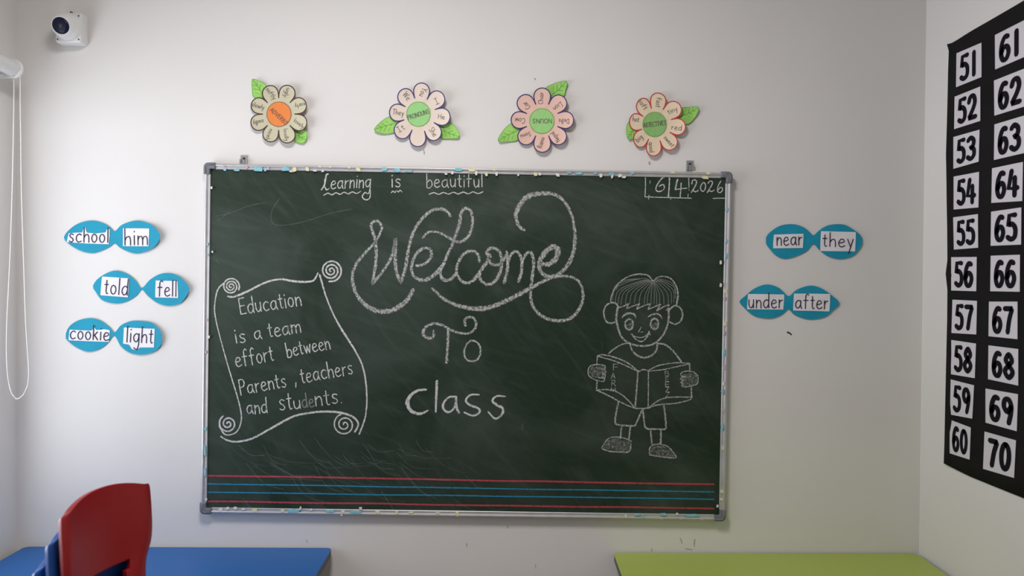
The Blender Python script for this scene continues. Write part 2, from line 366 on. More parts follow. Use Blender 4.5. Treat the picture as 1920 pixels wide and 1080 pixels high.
def board_material():
    mt = bpy.data.materials.new('green_chalkboard'); mt.use_nodes = True; n = mt.node_tree; L = n.links
    b = n.nodes['Principled BSDF']; b.inputs['Roughness'].default_value = 0.55; b.inputs['Specular IOR Level'].default_value = 0.35
    t = n.nodes.new('ShaderNodeTexCoord')
    def noise(sc, rot, scale, det=6, dist=0.0, lo=0.4, hi=0.75, w=0.0):
        mp = n.nodes.new('ShaderNodeMapping'); mp.vector_type = 'TEXTURE'; mp.inputs['Scale'].default_value = tuple(1/q for q in sc); mp.inputs['Rotation'].default_value = rot
        mp.inputs['Location'].default_value = (w, 0, w)
        ns = n.nodes.new('ShaderNodeTexNoise'); ns.inputs['Scale'].default_value = scale; ns.inputs['Detail'].default_value = det
        ns.inputs['Distortion'].default_value = dist; ns.inputs['Roughness'].default_value = 0.6
        mr = n.nodes.new('ShaderNodeMapRange'); mr.inputs[1].default_value = lo; mr.inputs[2].default_value = hi
        L.new(t.outputs['Object'], mp.inputs[0]); L.new(mp.outputs[0], ns.inputs['Vector']); L.new(ns.outputs['Fac'], mr.inputs[0])
        return mr.outputs[0]
    def mth(op, a, bb):
        k = n.nodes.new('ShaderNodeMath'); k.operation = op
        for i, v in enumerate((a, bb)):
            if isinstance(v, (int, float)): k.inputs[i].default_value = v
            else: L.new(v, k.inputs[i])
        return k.outputs[0]
    big = noise((1, 1, 1), (0, 0, 0), 2.6, 4, 0.6, 0.42, 0.72, 3.1)
    wipe = noise((0.8, 1, 6), (0, R(18), 0), 1.8, 7, 2.4, 0.5, 0.82)
    arc = noise((7, 1, 1.0), (0, R(-38), 0), 1.9, 7, 2.2, 0.52, 0.85, 5.0)
    fine = noise((26, 1, 2), (0, R(-52), 0), 2.0, 5, 1.4, 0.58, 0.9, 2.0)
    d = mth('ADD', mth('MULTIPLY', big, 0.36), mth('MULTIPLY', wipe, 0.26))
    d = mth('ADD', d, mth('MULTIPLY', arc, 0.24))
    d = mth('ADD', d, mth('MULTIPLY', fine, 0.16))
    mx = n.nodes.new('ShaderNodeMix'); mx.data_type = 'RGBA'; mx.clamp_factor = True
    mx.inputs['A'].default_value = (0.0092, 0.0245, 0.0118, 1); mx.inputs['B'].default_value = (0.082, 0.108, 0.092, 1)
    L.new(d, mx.inputs['Factor']); L.new(mx.outputs['Result'], b.inputs['Base Color'])
    return mt
M_board = board_material()

def glass_material():
    mt = bpy.data.materials.new('window_glass'); mt.use_nodes = True; n = mt.node_tree; n.nodes.clear()
    o = n.nodes.new('ShaderNodeOutputMaterial'); a = n.nodes.new('ShaderNodeBsdfTransparent'); g = n.nodes.new('ShaderNodeBsdfGlossy')
    g.inputs['Roughness'].default_value = 0.02; mx = n.nodes.new('ShaderNodeMixShader'); mx.inputs[0].default_value = 0.06
    n.links.new(a.outputs[0], mx.inputs[1]); n.links.new(g.outputs[0], mx.inputs[2]); n.links.new(mx.outputs[0], o.inputs[0])
    return mt
M_glass = glass_material()

# ------------------------------------------------------------------ room
T = 0.18
b = MB(); b.box((XL-T, 0, -0.05), (XR+T, T, ZC)); wall_back = struct(b.build('wall_back', M_wall), 'off white painted wall behind the chalkboard')
b = MB(); b.box((XR, YF, -0.05), (XR+T, 0, ZC)); struct(b.build('wall_right', M_wall), 'off white painted side wall under the number chart')
b = MB(); b.box((XL-T, YF-T, -0.05), (XR+T, YF, ZC)); struct(b.build('wall_front', M_wall))
b = MB()
b.box((XL-T, YF, -0.05), (XL, WIN['y0'], ZC)); b.box((XL-T, WIN['y1'], -0.05), (XL, 0, ZC))
b.box((XL-T, WIN['y0'], -0.05), (XL, WIN['y1'], WIN['z0'])); b.box((XL-T, WIN['y0'], WIN['z1']), (XL, WIN['y1'], ZC))
struct(b.build('wall_left', M_wall), 'shaded off white wall with the window')
b = MB(); b.box((XL-T, YF-T, -0.12), (XR+T, T, 0.0)); struct(b.build('floor', M_floor))
b = MB(); b.box((XL-T, YF-T, ZC), (XR+T, T, ZC+0.1)); struct(b.build('ceiling', M_ceil))
b = MB(); b.box((XL, -0.012, 0), (XR, 0, 0.09)); struct(b.build('baseboard_back', M_skirt))
b = MB(); b.box((XL, YF, 0), (XL+0.012, -0.012, 0.09)); struct(b.build('baseboard_left', M_skirt))
b = MB(); b.box((XR-0.012, YF, 0), (XR, -0.012, 0.09)); struct(b.build('baseboard_right', M_skirt))
# window: outer frame, two sashes, panes
win = bpy.data.objects.new('window_1', None); COL.objects.link(win); win.location = (XL-0.12, (WIN['y0']+WIN['y1'])/2, WIN['z0']); struct(win)
b = MB(); x0, x1 = XL-0.155, XL-0.105
y0, y1, z0, z1 = WIN['y0'], WIN['y1'], WIN['z0'], WIN['z1']; fw = 0.045
b.box((x0, y0, z0), (x1, y1, z0+fw)); b.box((x0, y0, z1-fw), (x1, y1, z1)); b.box((x0, y0, z0+fw), (x1, y0+fw, z1-fw)); b.box((x0, y1-fw, z0+fw), (x1, y1, z1-fw))
ym = (y0+y1)/2; b.box((x0+0.005, ym-0.03, z0+fw), (x1-0.005, ym+0.03, z1-fw))
b.build('window_frame', M_frame_w, win, bevel=0.003)
for ya, yb in ((y0+fw, ym-0.03), (ym+0.03, y1-fw)):
    b = MB(); b.box((XL-0.132, ya, z0+fw), (XL-0.128, yb, z1-fw)); b.build('pane', M_glass, win)
b = MB(); b.box((XL-0.105, y0, z0-0.0), (XL+0.0, y1, z0+0.012)); b.build('window_sill', M_frame_w, win)
# square panel lamp on the ceiling
lamp = thing('ceiling_lamp', 'square white panel lamp on the ceiling', 'lamp', (LAMP_XY[0], LAMP_XY[1], ZC))
lx_, ly_ = LAMP_XY
b = MB()
for (ax_, ay_, bx2_, by2_) in ((-.30, -.30, .30, -.26), (-.30, .26, .30, .30), (-.30, -.26, -.26, .26), (.26, -.26, .30, .26)):
    b.box((lx_+ax_, ly_+ay_, ZC-.035), (lx_+bx2_, ly_+by2_, ZC))
b.build('lamp_frame', M_white_pl, lamp)
b = MB(); b.box((lx_-.26, ly_-.26, ZC-.028), (lx_+.26, ly_+.26, ZC-.02)); b.build('diffuser', M_white_pl, lamp)
lo = bpy.data.objects.new('lamp_light', ll); COL.objects.link(lo); lo.parent = lamp; lo.location = (0, 0, -0.038)
# small scuffs and nail holes on the wall
for (px, py, L_, a, wd) in ((1480, 625, 8, 35, 3.4), (1218, 306, 4, 80, 3.0), (952, 988, 4, 80, 1.6), (1222, 1031, 5, 85, 1.6), (1277, 1014, 10, 70, 1.6), (1302, 1018, 13, 95, 1.6),
                            (1292, 1030, 12, 10, 1.4), (875, 1022, 6, 80, 1.6), (1004, 1062, 8, 85, 1.2), (575, 1015, 5, 70, 1.4), (177, 946, 6, 80, 1.6), (1003, 148, 3, 60, 2.0), (795, 285, 8, 80, 1.6)):
    b = MB(); c, s_ = math.cos(R(a)), math.sin(R(a))
    ribbon(b, [(px-c*L_/2, py-s_*L_/2), (px+c*1.0, py+s_*0.4), (px+c*L_/2, py+s_*L_/2)], wd, lambda x, y, l: on_y(x, y, -0.0006), step=1.5, rag=0.4)
    b.build('scuff_mark', M_dark if px == 1480 else M_scuff, wall_back)

# ------------------------------------------------------------------ chalkboard
YB = -0.022                      # writing face
corners = [on_y(x, y, YB-0.006) for x, y in ((385.2, 309), (1373, 320), (1358.8, 976), (374, 963))]
cc = sum(corners, Vector())/4
wx = ((corners[1]-corners[0]).length+(corners[2]-corners[3]).length)/2
wz = ((corners[3]-corners[0]).length+(corners[2]-corners[1]).length)/2
ex = ((corners[1]-corners[0])+(corners[2]-corners[3])).normalized(); ez0 = ((corners[0]-corners[3])+(corners[1]-corners[2])).normalized()
ang = (math.atan2(-ex.z, ex.x) + math.atan2(ez0.x, ez0.z))/2     # hangs slightly clockwise
bx_ = Vector((math.cos(ang), 0, -math.sin(ang))); bz_ = Vector((math.sin(ang), 0, math.cos(ang)))
def BD(u, v, y):                 # board coordinates, centre origin, u right, v up
    p = cc + bx_*u + bz_*v; return Vector((p.x, y, p.z))
board = thing('chalkboard', 'large green chalkboard with chalk writing in an aluminium frame on the wall', 'chalkboard', (cc.x, 0, cc.z-wz/2))
U, V = wx/2, wz/2
b = MB(); q = [BD(-U+.012, -V+.012, -0.004), BD(U-.012, -V+.012, -0.004), BD(U-.012, V-.012, -0.004), BD(-U+.012, V-.012, -0.004)]
q2 = [Vector((p.x, YB, p.z)) for p in q]
b.add(q+q2, [(0,1,2,3),(4,7,6,5),(0,4,5,1),(1,5,6,2),(2,6,7,3),(3,7,4,0)])
surf = b.build('writing_surface', M_board, board)
FWD_ = 0.0198
PROF = [(0, -0.003), (0, -0.024), (0.0025, -0.0285), (0.006, -0.030), (0.0095, -0.0285), (0.0115, -0.0255), (0.0125, -0.0262), (0.0185, -0.0262), (FWD_, -0.0250), (FWD_, -0.0215), (0.010, -0.0205), (0.010, -0.003)]
def rail(p, d, inward, L_):
    b = MB(); n = len(PROF); vs = []
    for e in (0, L_):
        for (s_, y) in PROF:
            q = p + d*e + inward*s_; vs.append(Vector((q.x, y, q.z)))
    fs = [(i, (i+1) % n, n+(i+1) % n, n+i) for i in range(n)] + [tuple(range(n-1, -1, -1)), tuple(range(n, 2*n))]
    b.add(vs, fs); return b.build('frame_rail', M_alu, board)
CAPL = 0.040
rail(BD(-U+CAPL-.003, V, 0), bx_, -bz_, wx-2*CAPL+.006); rail(BD(-U+CAPL-.003, -V, 0), bx_, bz_, wx-2*CAPL+.006)
rail(BD(-U, -V+CAPL-.003, 0), bz_, bx_, wz-2*CAPL+.006); rail(BD(U, -V+CAPL-.003, 0), bz_, -bx_, wz-2*CAPL+.006)
for sx_ in (-1, 1):
    for sz_ in (-1, 1):
        b = MB(); o = 0.0025; wdt = FWD_+0.0015; r = 0.016
        out = [(CAPL, 0), (r, 0)] + [(r-r*math.sin(R(a)), r-r*math.cos(R(a))) for a in (15, 30, 45, 60, 75, 90)] + [(0, CAPL), (wdt, CAPL), (wdt, wdt), (CAPL, wdt)]
        vs = []
        for y in (-0.002, -0.0325):
            for (s1, s2) in out:
                q = BD(sx_*(U+o-s1), sz_*(V+o-s2), y); vs.append(q)
        n = len(out); fs = [(i, (i+1) % n, n+(i+1) % n, n+i) for i in range(n)] + [tuple(range(n-1, -1, -1)), tuple(range(n, 2*n))]
        b.add(vs, fs); cp = b.build('corner_cap', M_cap, board, bevel=0.0035)
        b = MB()      # raised rib that follows the outer bend
        pts = [(CAPL-.003, .0075)] + [(r-(r-.0075)*math.sin(R(a)), r-(r-.0075)*math.cos(R(a))) for a in (0, 30, 60, 90)] + [(.0075, CAPL-.003)]
        b.tube([BD(sx_*(U+o-s1), sz_*(V+o-s2), -0.032) for s1, s2 in pts], 0.0028, 8); b.build('ridge', M_cap, cp, smooth=True)
for (px, py) in ((458, 300), (1293, 310)):       # hanging clips above the top rail
    p = on_y(px, py, 0); b = MB()
    b.box((p.x-.012, -0.004, p.z-.018), (p.x+.012, -0.0005, p.z+.016)); b.box((p.x-.013, -0.012, p.z-.018), (p.x-.009, -0.0005, p.z+.002)); b.box((p.x+.009, -0.012, p.z-.018), (p.x+.013, -0.0005, p.z+.002))
    b.box((p.x-.003, -0.0075, p.z-.018), (p.x+.003, -0.0005, p.z+.004))
    c = b.build('hanging_clip', M_clip, board, bevel=0.0008)
    b = MB(); b.lathe([(0.0042, 0), (0.0042, .003), (.002, .0045)], (p.x, -0.004, p.z+.004), (0, -1, 0), 12); b.build('screw', M_dark, c, smooth=True)
def bp(x, y, l): return on_y(x, y, YB-0.0006-l)
LAY = [0.0]
def chalk_part(name, mt, draw, label=None):
    b = MB(); LAY[0] += 0.00003; draw(b, LAY[0]); return b.build(name, mt, board, label=label)
def conv(pts, ox, oy, s): return [(ox+x/s, oy+y/s) for x, y in pts]

# ruled lines
for (ya, yb, mt, wd, nm) in ((892, 907.8, M_red_line, 4.2, 'red'), (907.3, 922.3, M_blue_line, 3.4, 'blue'), (922.8, 936.3, M_blue_line, 3.4, 'blue'), (940, 953.5, M_red_line, 4.2, 'red')):
    def d(b, l):
        pts = [(390+(1338-390)*i/12, ya+(yb-ya)*i/12+(0 if i in (0, 12) else random.uniform(-.6, .6))) for i in range(13)]
        ribbon(b, pts, wd, bp, l, step=25)
    chalk_part('ruled_line', mt, d, f'{nm} ruled line along the foot of the board')

def wl(items, ox, oy, s, wd, mt, label=None):
    for (t, a, c, xh) in items:
        chalk_part('chalk_lettering', mt, lambda b, l: word(b, t, (ox+a[0]/s, oy+a[1]/s), (ox+c[0]/s, oy+c[1]/s), xh, wd, bp, l, jit=.05, rag=.08), label or 'chalk writing '+t)
# heading
def d(b, l):
    C = lambda p: conv([p], 580, 300, 5.333)[0]
    ribbon(b, conv([(185,140),(170,150),(160,200),(150,250),(118,302),(118,302),(140,270),(155,270),(172,298),(198,285)], 580, 300, 5.333), [3.6,3.6,2.4,2.2], bp, l, step=1.5, rag=.15)
    word(b, 'earning', C((212, 292)), C((612, 272)), 15, 2.1, bp, l, jit=.03, up_dir=(0.06, -1))
    ribbon(b, conv([(608,290),(607,370),(580,397),(545,390),(530,360),(555,325)], 580, 300, 5.333), 2.2, bp, l, step=1.5)
chalk_part('chalk_lettering', M_chalk_fine, d, 'chalk word Learning')
wl([('is', (820, 270), (915, 268), 15)], 580, 300, 5.333, 2.3, M_chalk_fine)
wl([('beautiful', (1172, 276), (1735, 268), 14.6)], 580, 300, 5.333, 2.1, M_chalk_fine)
for x0, x1, y0, y1, n in ((145,512,342,322,9), (820,925,318,308,6), (1195,1735,335,325,11)):
    pts = [(x0+(x1-x0)*i/n, y0+(y1-y0)*i/n+(10 if i % 2 == 0 else -8)) for i in range(n+1)]
    chalk_part('wavy_underline', M_chalk_fine, lambda b, l: ribbon(b, conv(pts, 580, 300, 5.333), 2.1, bp, l, step=1.5))

# date box
def d(b, l):
    cv = lambda p: conv(p, 1180, 290, 8.727)
    for st, wd in (([(262,335),(264,520),(256,690),(256,690),(450,698),(640,702),(850,708),(1015,712)], 1.9), ([(655,340),(655,470),(638,700)], 2.8), ([(970,350),(976,540)], 1.7), ([(974,570),(978,585)], 1.4),
                   ([(962,650),(958,702)], 1.8), ([(1370,716),(1450,712),(1570,713)], 1.8), ([(322,665),(316,725)], 1.9), ([(678,695),(676,728)], 2.2), ([(338,425),(337,468)], 1.2),
                   ([(572,372),(535,385),(470,470),(434,550),(450,595),(500,602),(560,570),(575,520),(545,488),(490,518)], 2.5),
                   ([(788,408),(770,480),(752,572),(752,572),(850,556),(945,548)], [3.4,3.0,2.0,2.0]), ([(848,466),(840,590),(830,705)], 2.4),
                   ([(1025,478),(1035,425),(1075,412),(1100,445),(1075,520),(1010,622),(1010,622),(1050,588),(1080,608),(1130,585)], 2.2),
                   ([(1215,455),(1175,500),(1165,560),(1200,602),(1235,570),(1248,500),(1215,455)], 2.1),
                   ([(1290,470),(1315,430),(1352,440),(1355,485),(1270,625),(1270,625),(1310,585),(1345,605),(1388,578)], 2.2),
                   ([(1498,430),(1450,520),(1442,595),(1480,622),(1520,590),(1520,545),(1485,540),(1452,580)], 2.1)):
        ribbon(b, cv(st), wd, bp, l, step=1.5, rag=.1)
chalk_part('chalk_lettering', M_chalk_fine, d, 'chalk date in a ruled box')

# Welcome
def d(b, l):
    cv = lambda p: conv(p, 640, 340, 3.856); N = [0]
    def rb(p, wd): N[0] += 1; ribbon(b, cv(p), [q*1.12 for q in wd], bp, l+N[0]*4e-6, step=2.5, rag=.13)
    rb([(518,785),(470,865),(385,925),(290,942),(190,905),(112,820),(80,700),(105,605),(170,520),(235,450),(275,385),(292,325),(258,285),(218,305),(222,350),(242,410),(252,500),(248,600),(225,742),
        (225,742),(300,650),(365,540),(392,415),(392,415),(388,530),(398,650),(430,735),(430,735),(465,620),(485,490),(520,370),(580,275),(650,215),(720,200),(765,218),(788,252)],
       [7.5,10,10,8,7,6,5.5,5,5.5,6.5,6.5,6,5.5,6.5,8,7,6,7,6,6.5,6.5,6])
    rb([(540,610),(600,598),(648,545),(645,495),(600,482),(545,520),(510,600),(512,660),(550,705),(610,712),(680,670),(745,590)], [5,6,6.5,6,6,6,7.5,8,6])
    rb([(590,408),(625,370),(680,365),(740,385),(800,420),(860,437),(920,395),(950,300),(935,215),(900,195),(868,225),(850,320),(805,450),(745,580),(716,655),(732,705),(780,715),(832,665)], [4.5,5,5.5,6,5.5,6,7,6.5,6,6,7,6])
    rb([(1000,582),(985,525),(940,502),(880,530),(838,610),(840,680),(890,733),(950,718),(1000,655),(1055,588)], [5,6,6,5.5,6,7,5])
    rb([(1075,540),(1052,520),(1075,485),(1125,492),(1158,550),(1152,640),(1115,718),(1055,745),(1008,712),(1005,645),(1055,580),(1055,580),(1060,560),(1090,600),(1150,598),(1192,530)], [8,6,6.5,7,6,5.5,6,6,5])
    rb([(1195,508),(1203,590),(1198,650),(1178,730)], [5,6.5,6.5,6.5]); rb([(1202,595),(1235,520),(1270,508),(1302,560),(1302,650),(1282,722)], [5,6,6.5,6.5])
    rb([(1304,595),(1335,525),(1370,515),(1390,580),(1380,700),(1368,830),(1395,920),(1460,980),(1570,1010),(1670,980),(1738,885),(1745,790),(1705,712),(1620,685),(1520,697),(1400,755),(1300,810),(1150,882),(1020,922),(880,908),(755,860),(658,775)],
       [5,6,6.5,6,6,6,6.5,7,7,6,5,5,6,7,8,9,9,10,9,7,6,4.5])
    rb([(1440,600),(1500,598),(1550,560),(1565,500),(1540,472),(1480,505),(1438,575),(1436,640),(1475,682),(1550,682),(1625,620),(1672,530),(1690,400),(1668,255),(1615,150),(1540,95),(1440,88),(1345,112),(1285,180),(1262,255),(1285,325),(1322,350)],
       [8,10.5,11,10,10,8,7,7.5,8.5,8,7,6,6,6,6.5,8,10,10.5,9,7,6])
chalk_part('chalk_lettering', M_chalk, d, 'large chalk word Welcome in looping script')

def d(b, l):
    cv = lambda p: conv(p, 740, 570, 4.5)
    ribbon(b, cv([(328,228),(330,265),(305,288),(262,280),(240,248),(262,195),(330,165),(400,178),(465,215),(540,243),(620,248),(675,210),(688,155),(655,112),(608,118),(588,150),(598,178)]), [5,7,7,6,6,5.5,5,5,5.5,6,6,6.5], bp, l, step=2, rag=.12)
    ribbon(b, cv([(453,212),(448,330),(438,490)]), [6,6,7], bp, l+4e-6, step=4, rag=.12)
    ribbon(b, cv([(652,308),(605,345),(585,410),(605,465),(652,484),(700,465),(724,410),(710,340),(652,308)]), 4.4, bp, l+8e-6, step=2, rag=.12)
chalk_part('chalk_lettering', M_chalk, d, 'chalk word To with curled crossbar')
def d(b, l):
    cv = lambda p: conv(p, 740, 570, 4.5)
    for i, (st, wd) in enumerate((([(265,722),(190,732),(125,785),(108,845),(145,905),(215,926),(280,898)], [4,5,6.5,8,7,6,3]), ([(356,650),(352,780),(346,910)], [5,5,3.6]),
        ([(520,783),(460,786),(412,835),(415,890),(460,912),(505,870),(518,790),(518,790),(522,870),(542,915)], [4,4,5,4,3.6,5,5]),
        ([(712,765),(640,768),(600,815),(640,855),(705,880),(715,915),(660,942),(588,915)], [3,4,4.5,4.5,4,3.4]), ([(932,780),(860,778),(825,815),(865,855),(912,880),(905,930),(850,968),(790,910)], [3,4,5.5,5,4,3.4]))):
        ribbon(b, cv(st), wd, bp, l+i*4e-6, step=2, rag=.12)
chalk_part('chalk_lettering', M_chalk_fine, d, 'chalk word class')

# scroll with quotation
def spiral(cx, cy, r0, r1, turns, a0, n=40):
    return [(cx+(r0+(r1-r0)*i/n)*math.cos(R(a0)+2*math.pi*turns*i/n), cy+(r0+(r1-r0)*i/n)*math.sin(R(a0)+2*math.pi*turns*i/n)) for i in range(n+1)]
def d(b, l):
    cv = lambda p: conv(p, 380, 460, 2.7)
    for i, (st, wd) in enumerate((
        (spiral(143, 208, 4, 44, 2.9, 60), 3.0), ([(128,258),(160,260),(220,236),(300,196),(350,178),(400,172),(450,180),(510,185),(560,178),(583,140)], [3.5,4.5,4,4,3.5,4.5,4,3]),
        (spiral(650, 128, 4, 56, 3.0, 100), 3.6), ([(592,150),(604,190),(625,260),(660,345),(700,420),(770,530),(812,620),(830,740),(825,860),(793,955)], [4,3,3,4.5,3.5,3.5,3.2,3,3.5]),
        ([(110,190),(75,228),(60,320),(72,400),(100,510),(140,650),(182,790),(196,880),(170,945),(115,958),(84,915)], [3,2.6,2.2,2.2,2.6,2.6,2.6,3]),
        (spiral(128, 903, 5, 46, 2.1, 200), 3.4), ([(92,968),(120,985),(170,994),(250,978),(340,930),(450,870),(520,852),(600,842),(690,846),(760,868),(788,905),(770,945)], [3,4,4,4,4.5,4,4,4.5,4.5,4,3.5]),
        (spiral(718, 908, 5, 56, 2.2, 180), 3.0))):
        ribbon(b, cv(st), wd, bp, l+i*3e-6, step=1.6, rag=.1)
chalk_part('chalk_drawing', M_chalk_fine, d, 'chalk outline of a curled scroll')
wl([('Education', (192,352), (502,303), 17.2)], 380, 460, 2.7, 2.3, M_chalk_fine)
wl([('is', (168,497), (220,488), 16.5), ('a', (264,477), (300,471), 15.5), ('team', (335,466), (500,441), 16.5)], 380, 460, 2.7, 2.3, M_chalk_fine)
wl([('effort', (170,618), (362,583), 17.5), ('between', (430,567), (648,523), 15.5)], 380, 460, 2.7, 2.3, M_chalk_fine)
wl([('Parents', (192,757), (425,715), 16.5), (',', (468,706), (478,704), 16), ('teachers', (500,697), (762,652), 17)], 380, 460, 2.7, 2.3, M_chalk_fine)
wl([('and', (225,855), (328,846), 16), ('st', (390,838), (455,830), 20), ('u', (462,828), (498,824), 15), ('nts.', (572,815), (706,798), 18)], 380, 460, 2.7, 2.4, M_chalk_fine)
wl([('de', (506,824), (566,815), 15)], 380, 460, 2.7, 2.2, M_chalk_dim, 'half rubbed out chalk letters d and e')

# boy reading
FL = MB()
def d(b, l):
    c4 = lambda p: conv(p, 1080, 500, 5.4); c5 = lambda p: conv(p, 1080, 640, 4.696); N = [0]
    def r4(p, wd): N[0] += 1; ribbon(b, c4(p), wd, bp, l+N[0]*2e-6, step=2, rag=.1)
    def r5(p, wd): N[0] += 1; ribbon(b, c5(p), wd, bp, l+N[0]*2e-6, step=2, rag=.1)
    r4([(350,362),(358,300),(390,225),(440,160),(520,105),(600,80),(660,76),(730,90),(780,148)], [2.2,2.4,2.6,3,3,3.4]); r4([(780,148),(820,112),(880,98),(950,115),(1000,170),(1028,245),(1030,320),(1012,395)], [2.4,2.6,3,3.6,4.4,4])
    r4([(425,400),(400,370),(355,365),(305,395),(282,450),(290,520),(320,565),(370,570),(405,555)], 3.6); r4([(425,400),(412,470),(410,540),(428,630),(460,710),(520,765),(600,795),(680,803),(760,792),(830,750),(890,680),(925,590),(940,500),(935,430)], [4,5,4.5,4.5,4.5,4,4,4,4,4,4,4,4.5])
    r4([(945,440),(985,400),(1030,400),(1070,440),(1078,500),(1050,560),(1000,582),(950,560)], [4,3,3.6,4,3.6,3.4])
    r4([(435,415),(495,395),(535,370),(535,370),(510,425),(510,425),(600,390),(645,372),(645,372),(610,432),(610,432),(690,395),(755,375),(755,375),(728,435),(728,435),(810,400),(858,378),(858,378),(815,450),(815,450),(890,405),(945,385),(945,385),(910,440),(910,440),(990,400)], 2.7)
    r4([(468,515),(500,482),(560,472),(595,488),(603,515)], [3,4.5,5,4.5,3]); r4([(730,508),(770,485),(820,478),(852,492),(870,525)], [2.6,3.6,4,3.6,2.6])
    for cx, cy in ((538, 585), (795, 580)):
        r4(E(cx, cy, 40, 55, 12), 4.0); 
        fill(FL, c4([(cx-28, cy+8), (cx, cy-10), (cx+30, cy-25), (cx+32, cy+20), (cx+12, cy+48), (cx-18, cy+48)]), bp, l+1e-4)
    r4([(660,615),(630,665),(630,665),(675,660)], 2.0); r4([(555,680),(590,705),(650,718),(700,705),(745,660)], 2.2); r4([(568,685),(600,730),(655,758),(700,735),(738,680),(738,655)], 3.0); r4([(735,655),(752,690)], 2.0)
    r4([(548,780),(570,850),(630,905),(700,920),(770,895),(815,840),(822,775)], [3,4,4,4,3.6]); r4([(540,772),(470,785),(390,830),(330,880)], 3); r4([(835,778),(900,790),(980,850),(1065,960)], [4,3.6,4,3.6])
    # book
    r5([(190,130),(230,118),(300,130),(380,155),(470,200),(540,258)], 3.2); r5([(190,130),(240,145),(330,170),(440,215),(545,262),(590,248),(640,258)], 2.6)
    r5([(640,255),(720,215),(820,195),(920,188),(1002,196)], 2.8); r5([(640,262),(760,250),(880,225),(990,200)], 2.4)
    r5([(188,130),(184,200)], 2.4); r5([(184,345),(182,430)], 3.4); r5([(182,430),(290,480),(400,540),(510,585),(600,592),(640,582)], 3); r5([(182,430),(280,425),(380,455),(460,520),(512,580)], 3)
    r5([(545,262),(534,420),(522,575)], 3.6); r5([(638,260),(636,590)], 2.6); r5([(640,585),(740,515),(850,492),(1020,492)], 2.8); r5([(640,588),(720,560),(880,545),(1000,515),(1022,490)], 2.8)
    r5([(1000,196),(1003,255)], 3.4); r5([(1015,405),(1018,490)], 3.8)
    # hands
    r5([(255,215),(200,205),(130,215),(106,260),(120,310),(190,345),(245,352),(250,325),(200,322)], 2.4); r5([(255,215),(258,240),(225,245),(258,255),(262,280),(228,285),(258,295),(255,318)], 2)
    r5([(1070,300),(1030,268),(960,264),(922,285),(935,310),(965,308)], 2.4); r5([(935,312),(918,335),(945,345),(918,362),(945,370),(930,390),(960,402),(1020,390),(1070,370),(1074,300)], 2.4)
    fill(FL, c5([(255,220),(140,220),(112,265),(130,310),(250,340),(258,290)]), bp, l)
    fill(FL, c5([(925,290),(1030,272),(1068,305),(1068,368),(1010,392),(935,392),(925,340)]), bp, l)
    # shorts, legs, shoes
    r5([(375,530),(355,620),(345,710),(360,732),(440,742),(520,745),(520,745),(580,610)], 3.8); r5([(588,605),(600,700),(618,765),(700,772),(785,772),(792,740),(785,650),(775,570)], 4)
    for p in ([(400,750),(392,850)], [(478,750),(465,868)], [(658,785),(668,905)], [(748,785),(745,900)]): r5(p, 3.8)
    r5([(490,880),(420,852),(340,842),(280,860),(240,915),(232,945),(300,968),(400,975),(470,968),(485,900)], [2,2.6,2.6,2.6,3,3.4,3.4,2.4]); r5([(648,1000),(650,940),(690,908),(760,908),(820,935),(860,985),(878,1025),(770,1018),(650,1000)], [3,2.4,2.4,2.4,3,3.4,3,3])
    fill(FL, c5([(480,885),(340,850),(275,870),(240,940),(400,968),(475,960)]), bp, l); fill(FL, c5([(655,995),(655,945),(700,915),(765,915),(825,945),(870,1018),(770,1010)]), bp, l)
chalk_part('chalk_drawing', M_chalk_draw, d, 'chalk drawing of a boy reading a book')
o_ = FL.build('chalk_shading', M_chalk_fill, board, label='rubbed chalk shading on the hands, shoes and eyes'); o_['kind'] = 'stuff'
def d(b, l):
    c4 = lambda p: conv(p, 1080, 500, 5.4)
    for (x, y, cx, cy) in ((365,345,560,110), (395,370,560,150), (425,375,580,160), (455,385,600,170), (500,380,620,180), (545,375,650,190), (590,370,680,200), (640,365,710,210), (690,385,735,220), (720,385,750,230), (760,375,768,230), (790,380,795,230), (815,385,810,230),
                           (845,375,830,230), (890,385,850,220), (935,380,880,200), (965,370,910,180), (990,360,930,160), (1005,320,940,150), (1005,270,900,120), (370,300,540,110), (410,230,600,110)):
        ribbon(b, c4([(780,155), ((780+cx)/2, (155+cy)/2-12), ((cx+x)/2+ (x-780)*.10, (cy+y)/2-25), (x, y)]), 1.1, bp, l, step=2)
chalk_part('chalk_hair', M_chalk_dim, d, 'thin chalk strands of hair')['kind'] = 'stuff'
C5 = lambda x, y: (1080+x/4.696, 640+y/4.696)
if True:
    for ch, x0, x1, y in (('F',325,375,252), ('A',308,348,330), ('R',312,352,395), ('M',305,352,440), ('B',780,820,303), ('E',785,818,355), ('E',785,822,400), ('Z',788,822,445), ('Z',788,825,490)):
        h = 52 if ch in 'FAR' else (32 if ch == 'M' else 42)
        chalk_part('chalk_letter', M_chalk_draw, lambda b, l: word(b, ch, C5(x0, y), C5(x1, y), h/1.75/4.696, 1.4, bp, l))
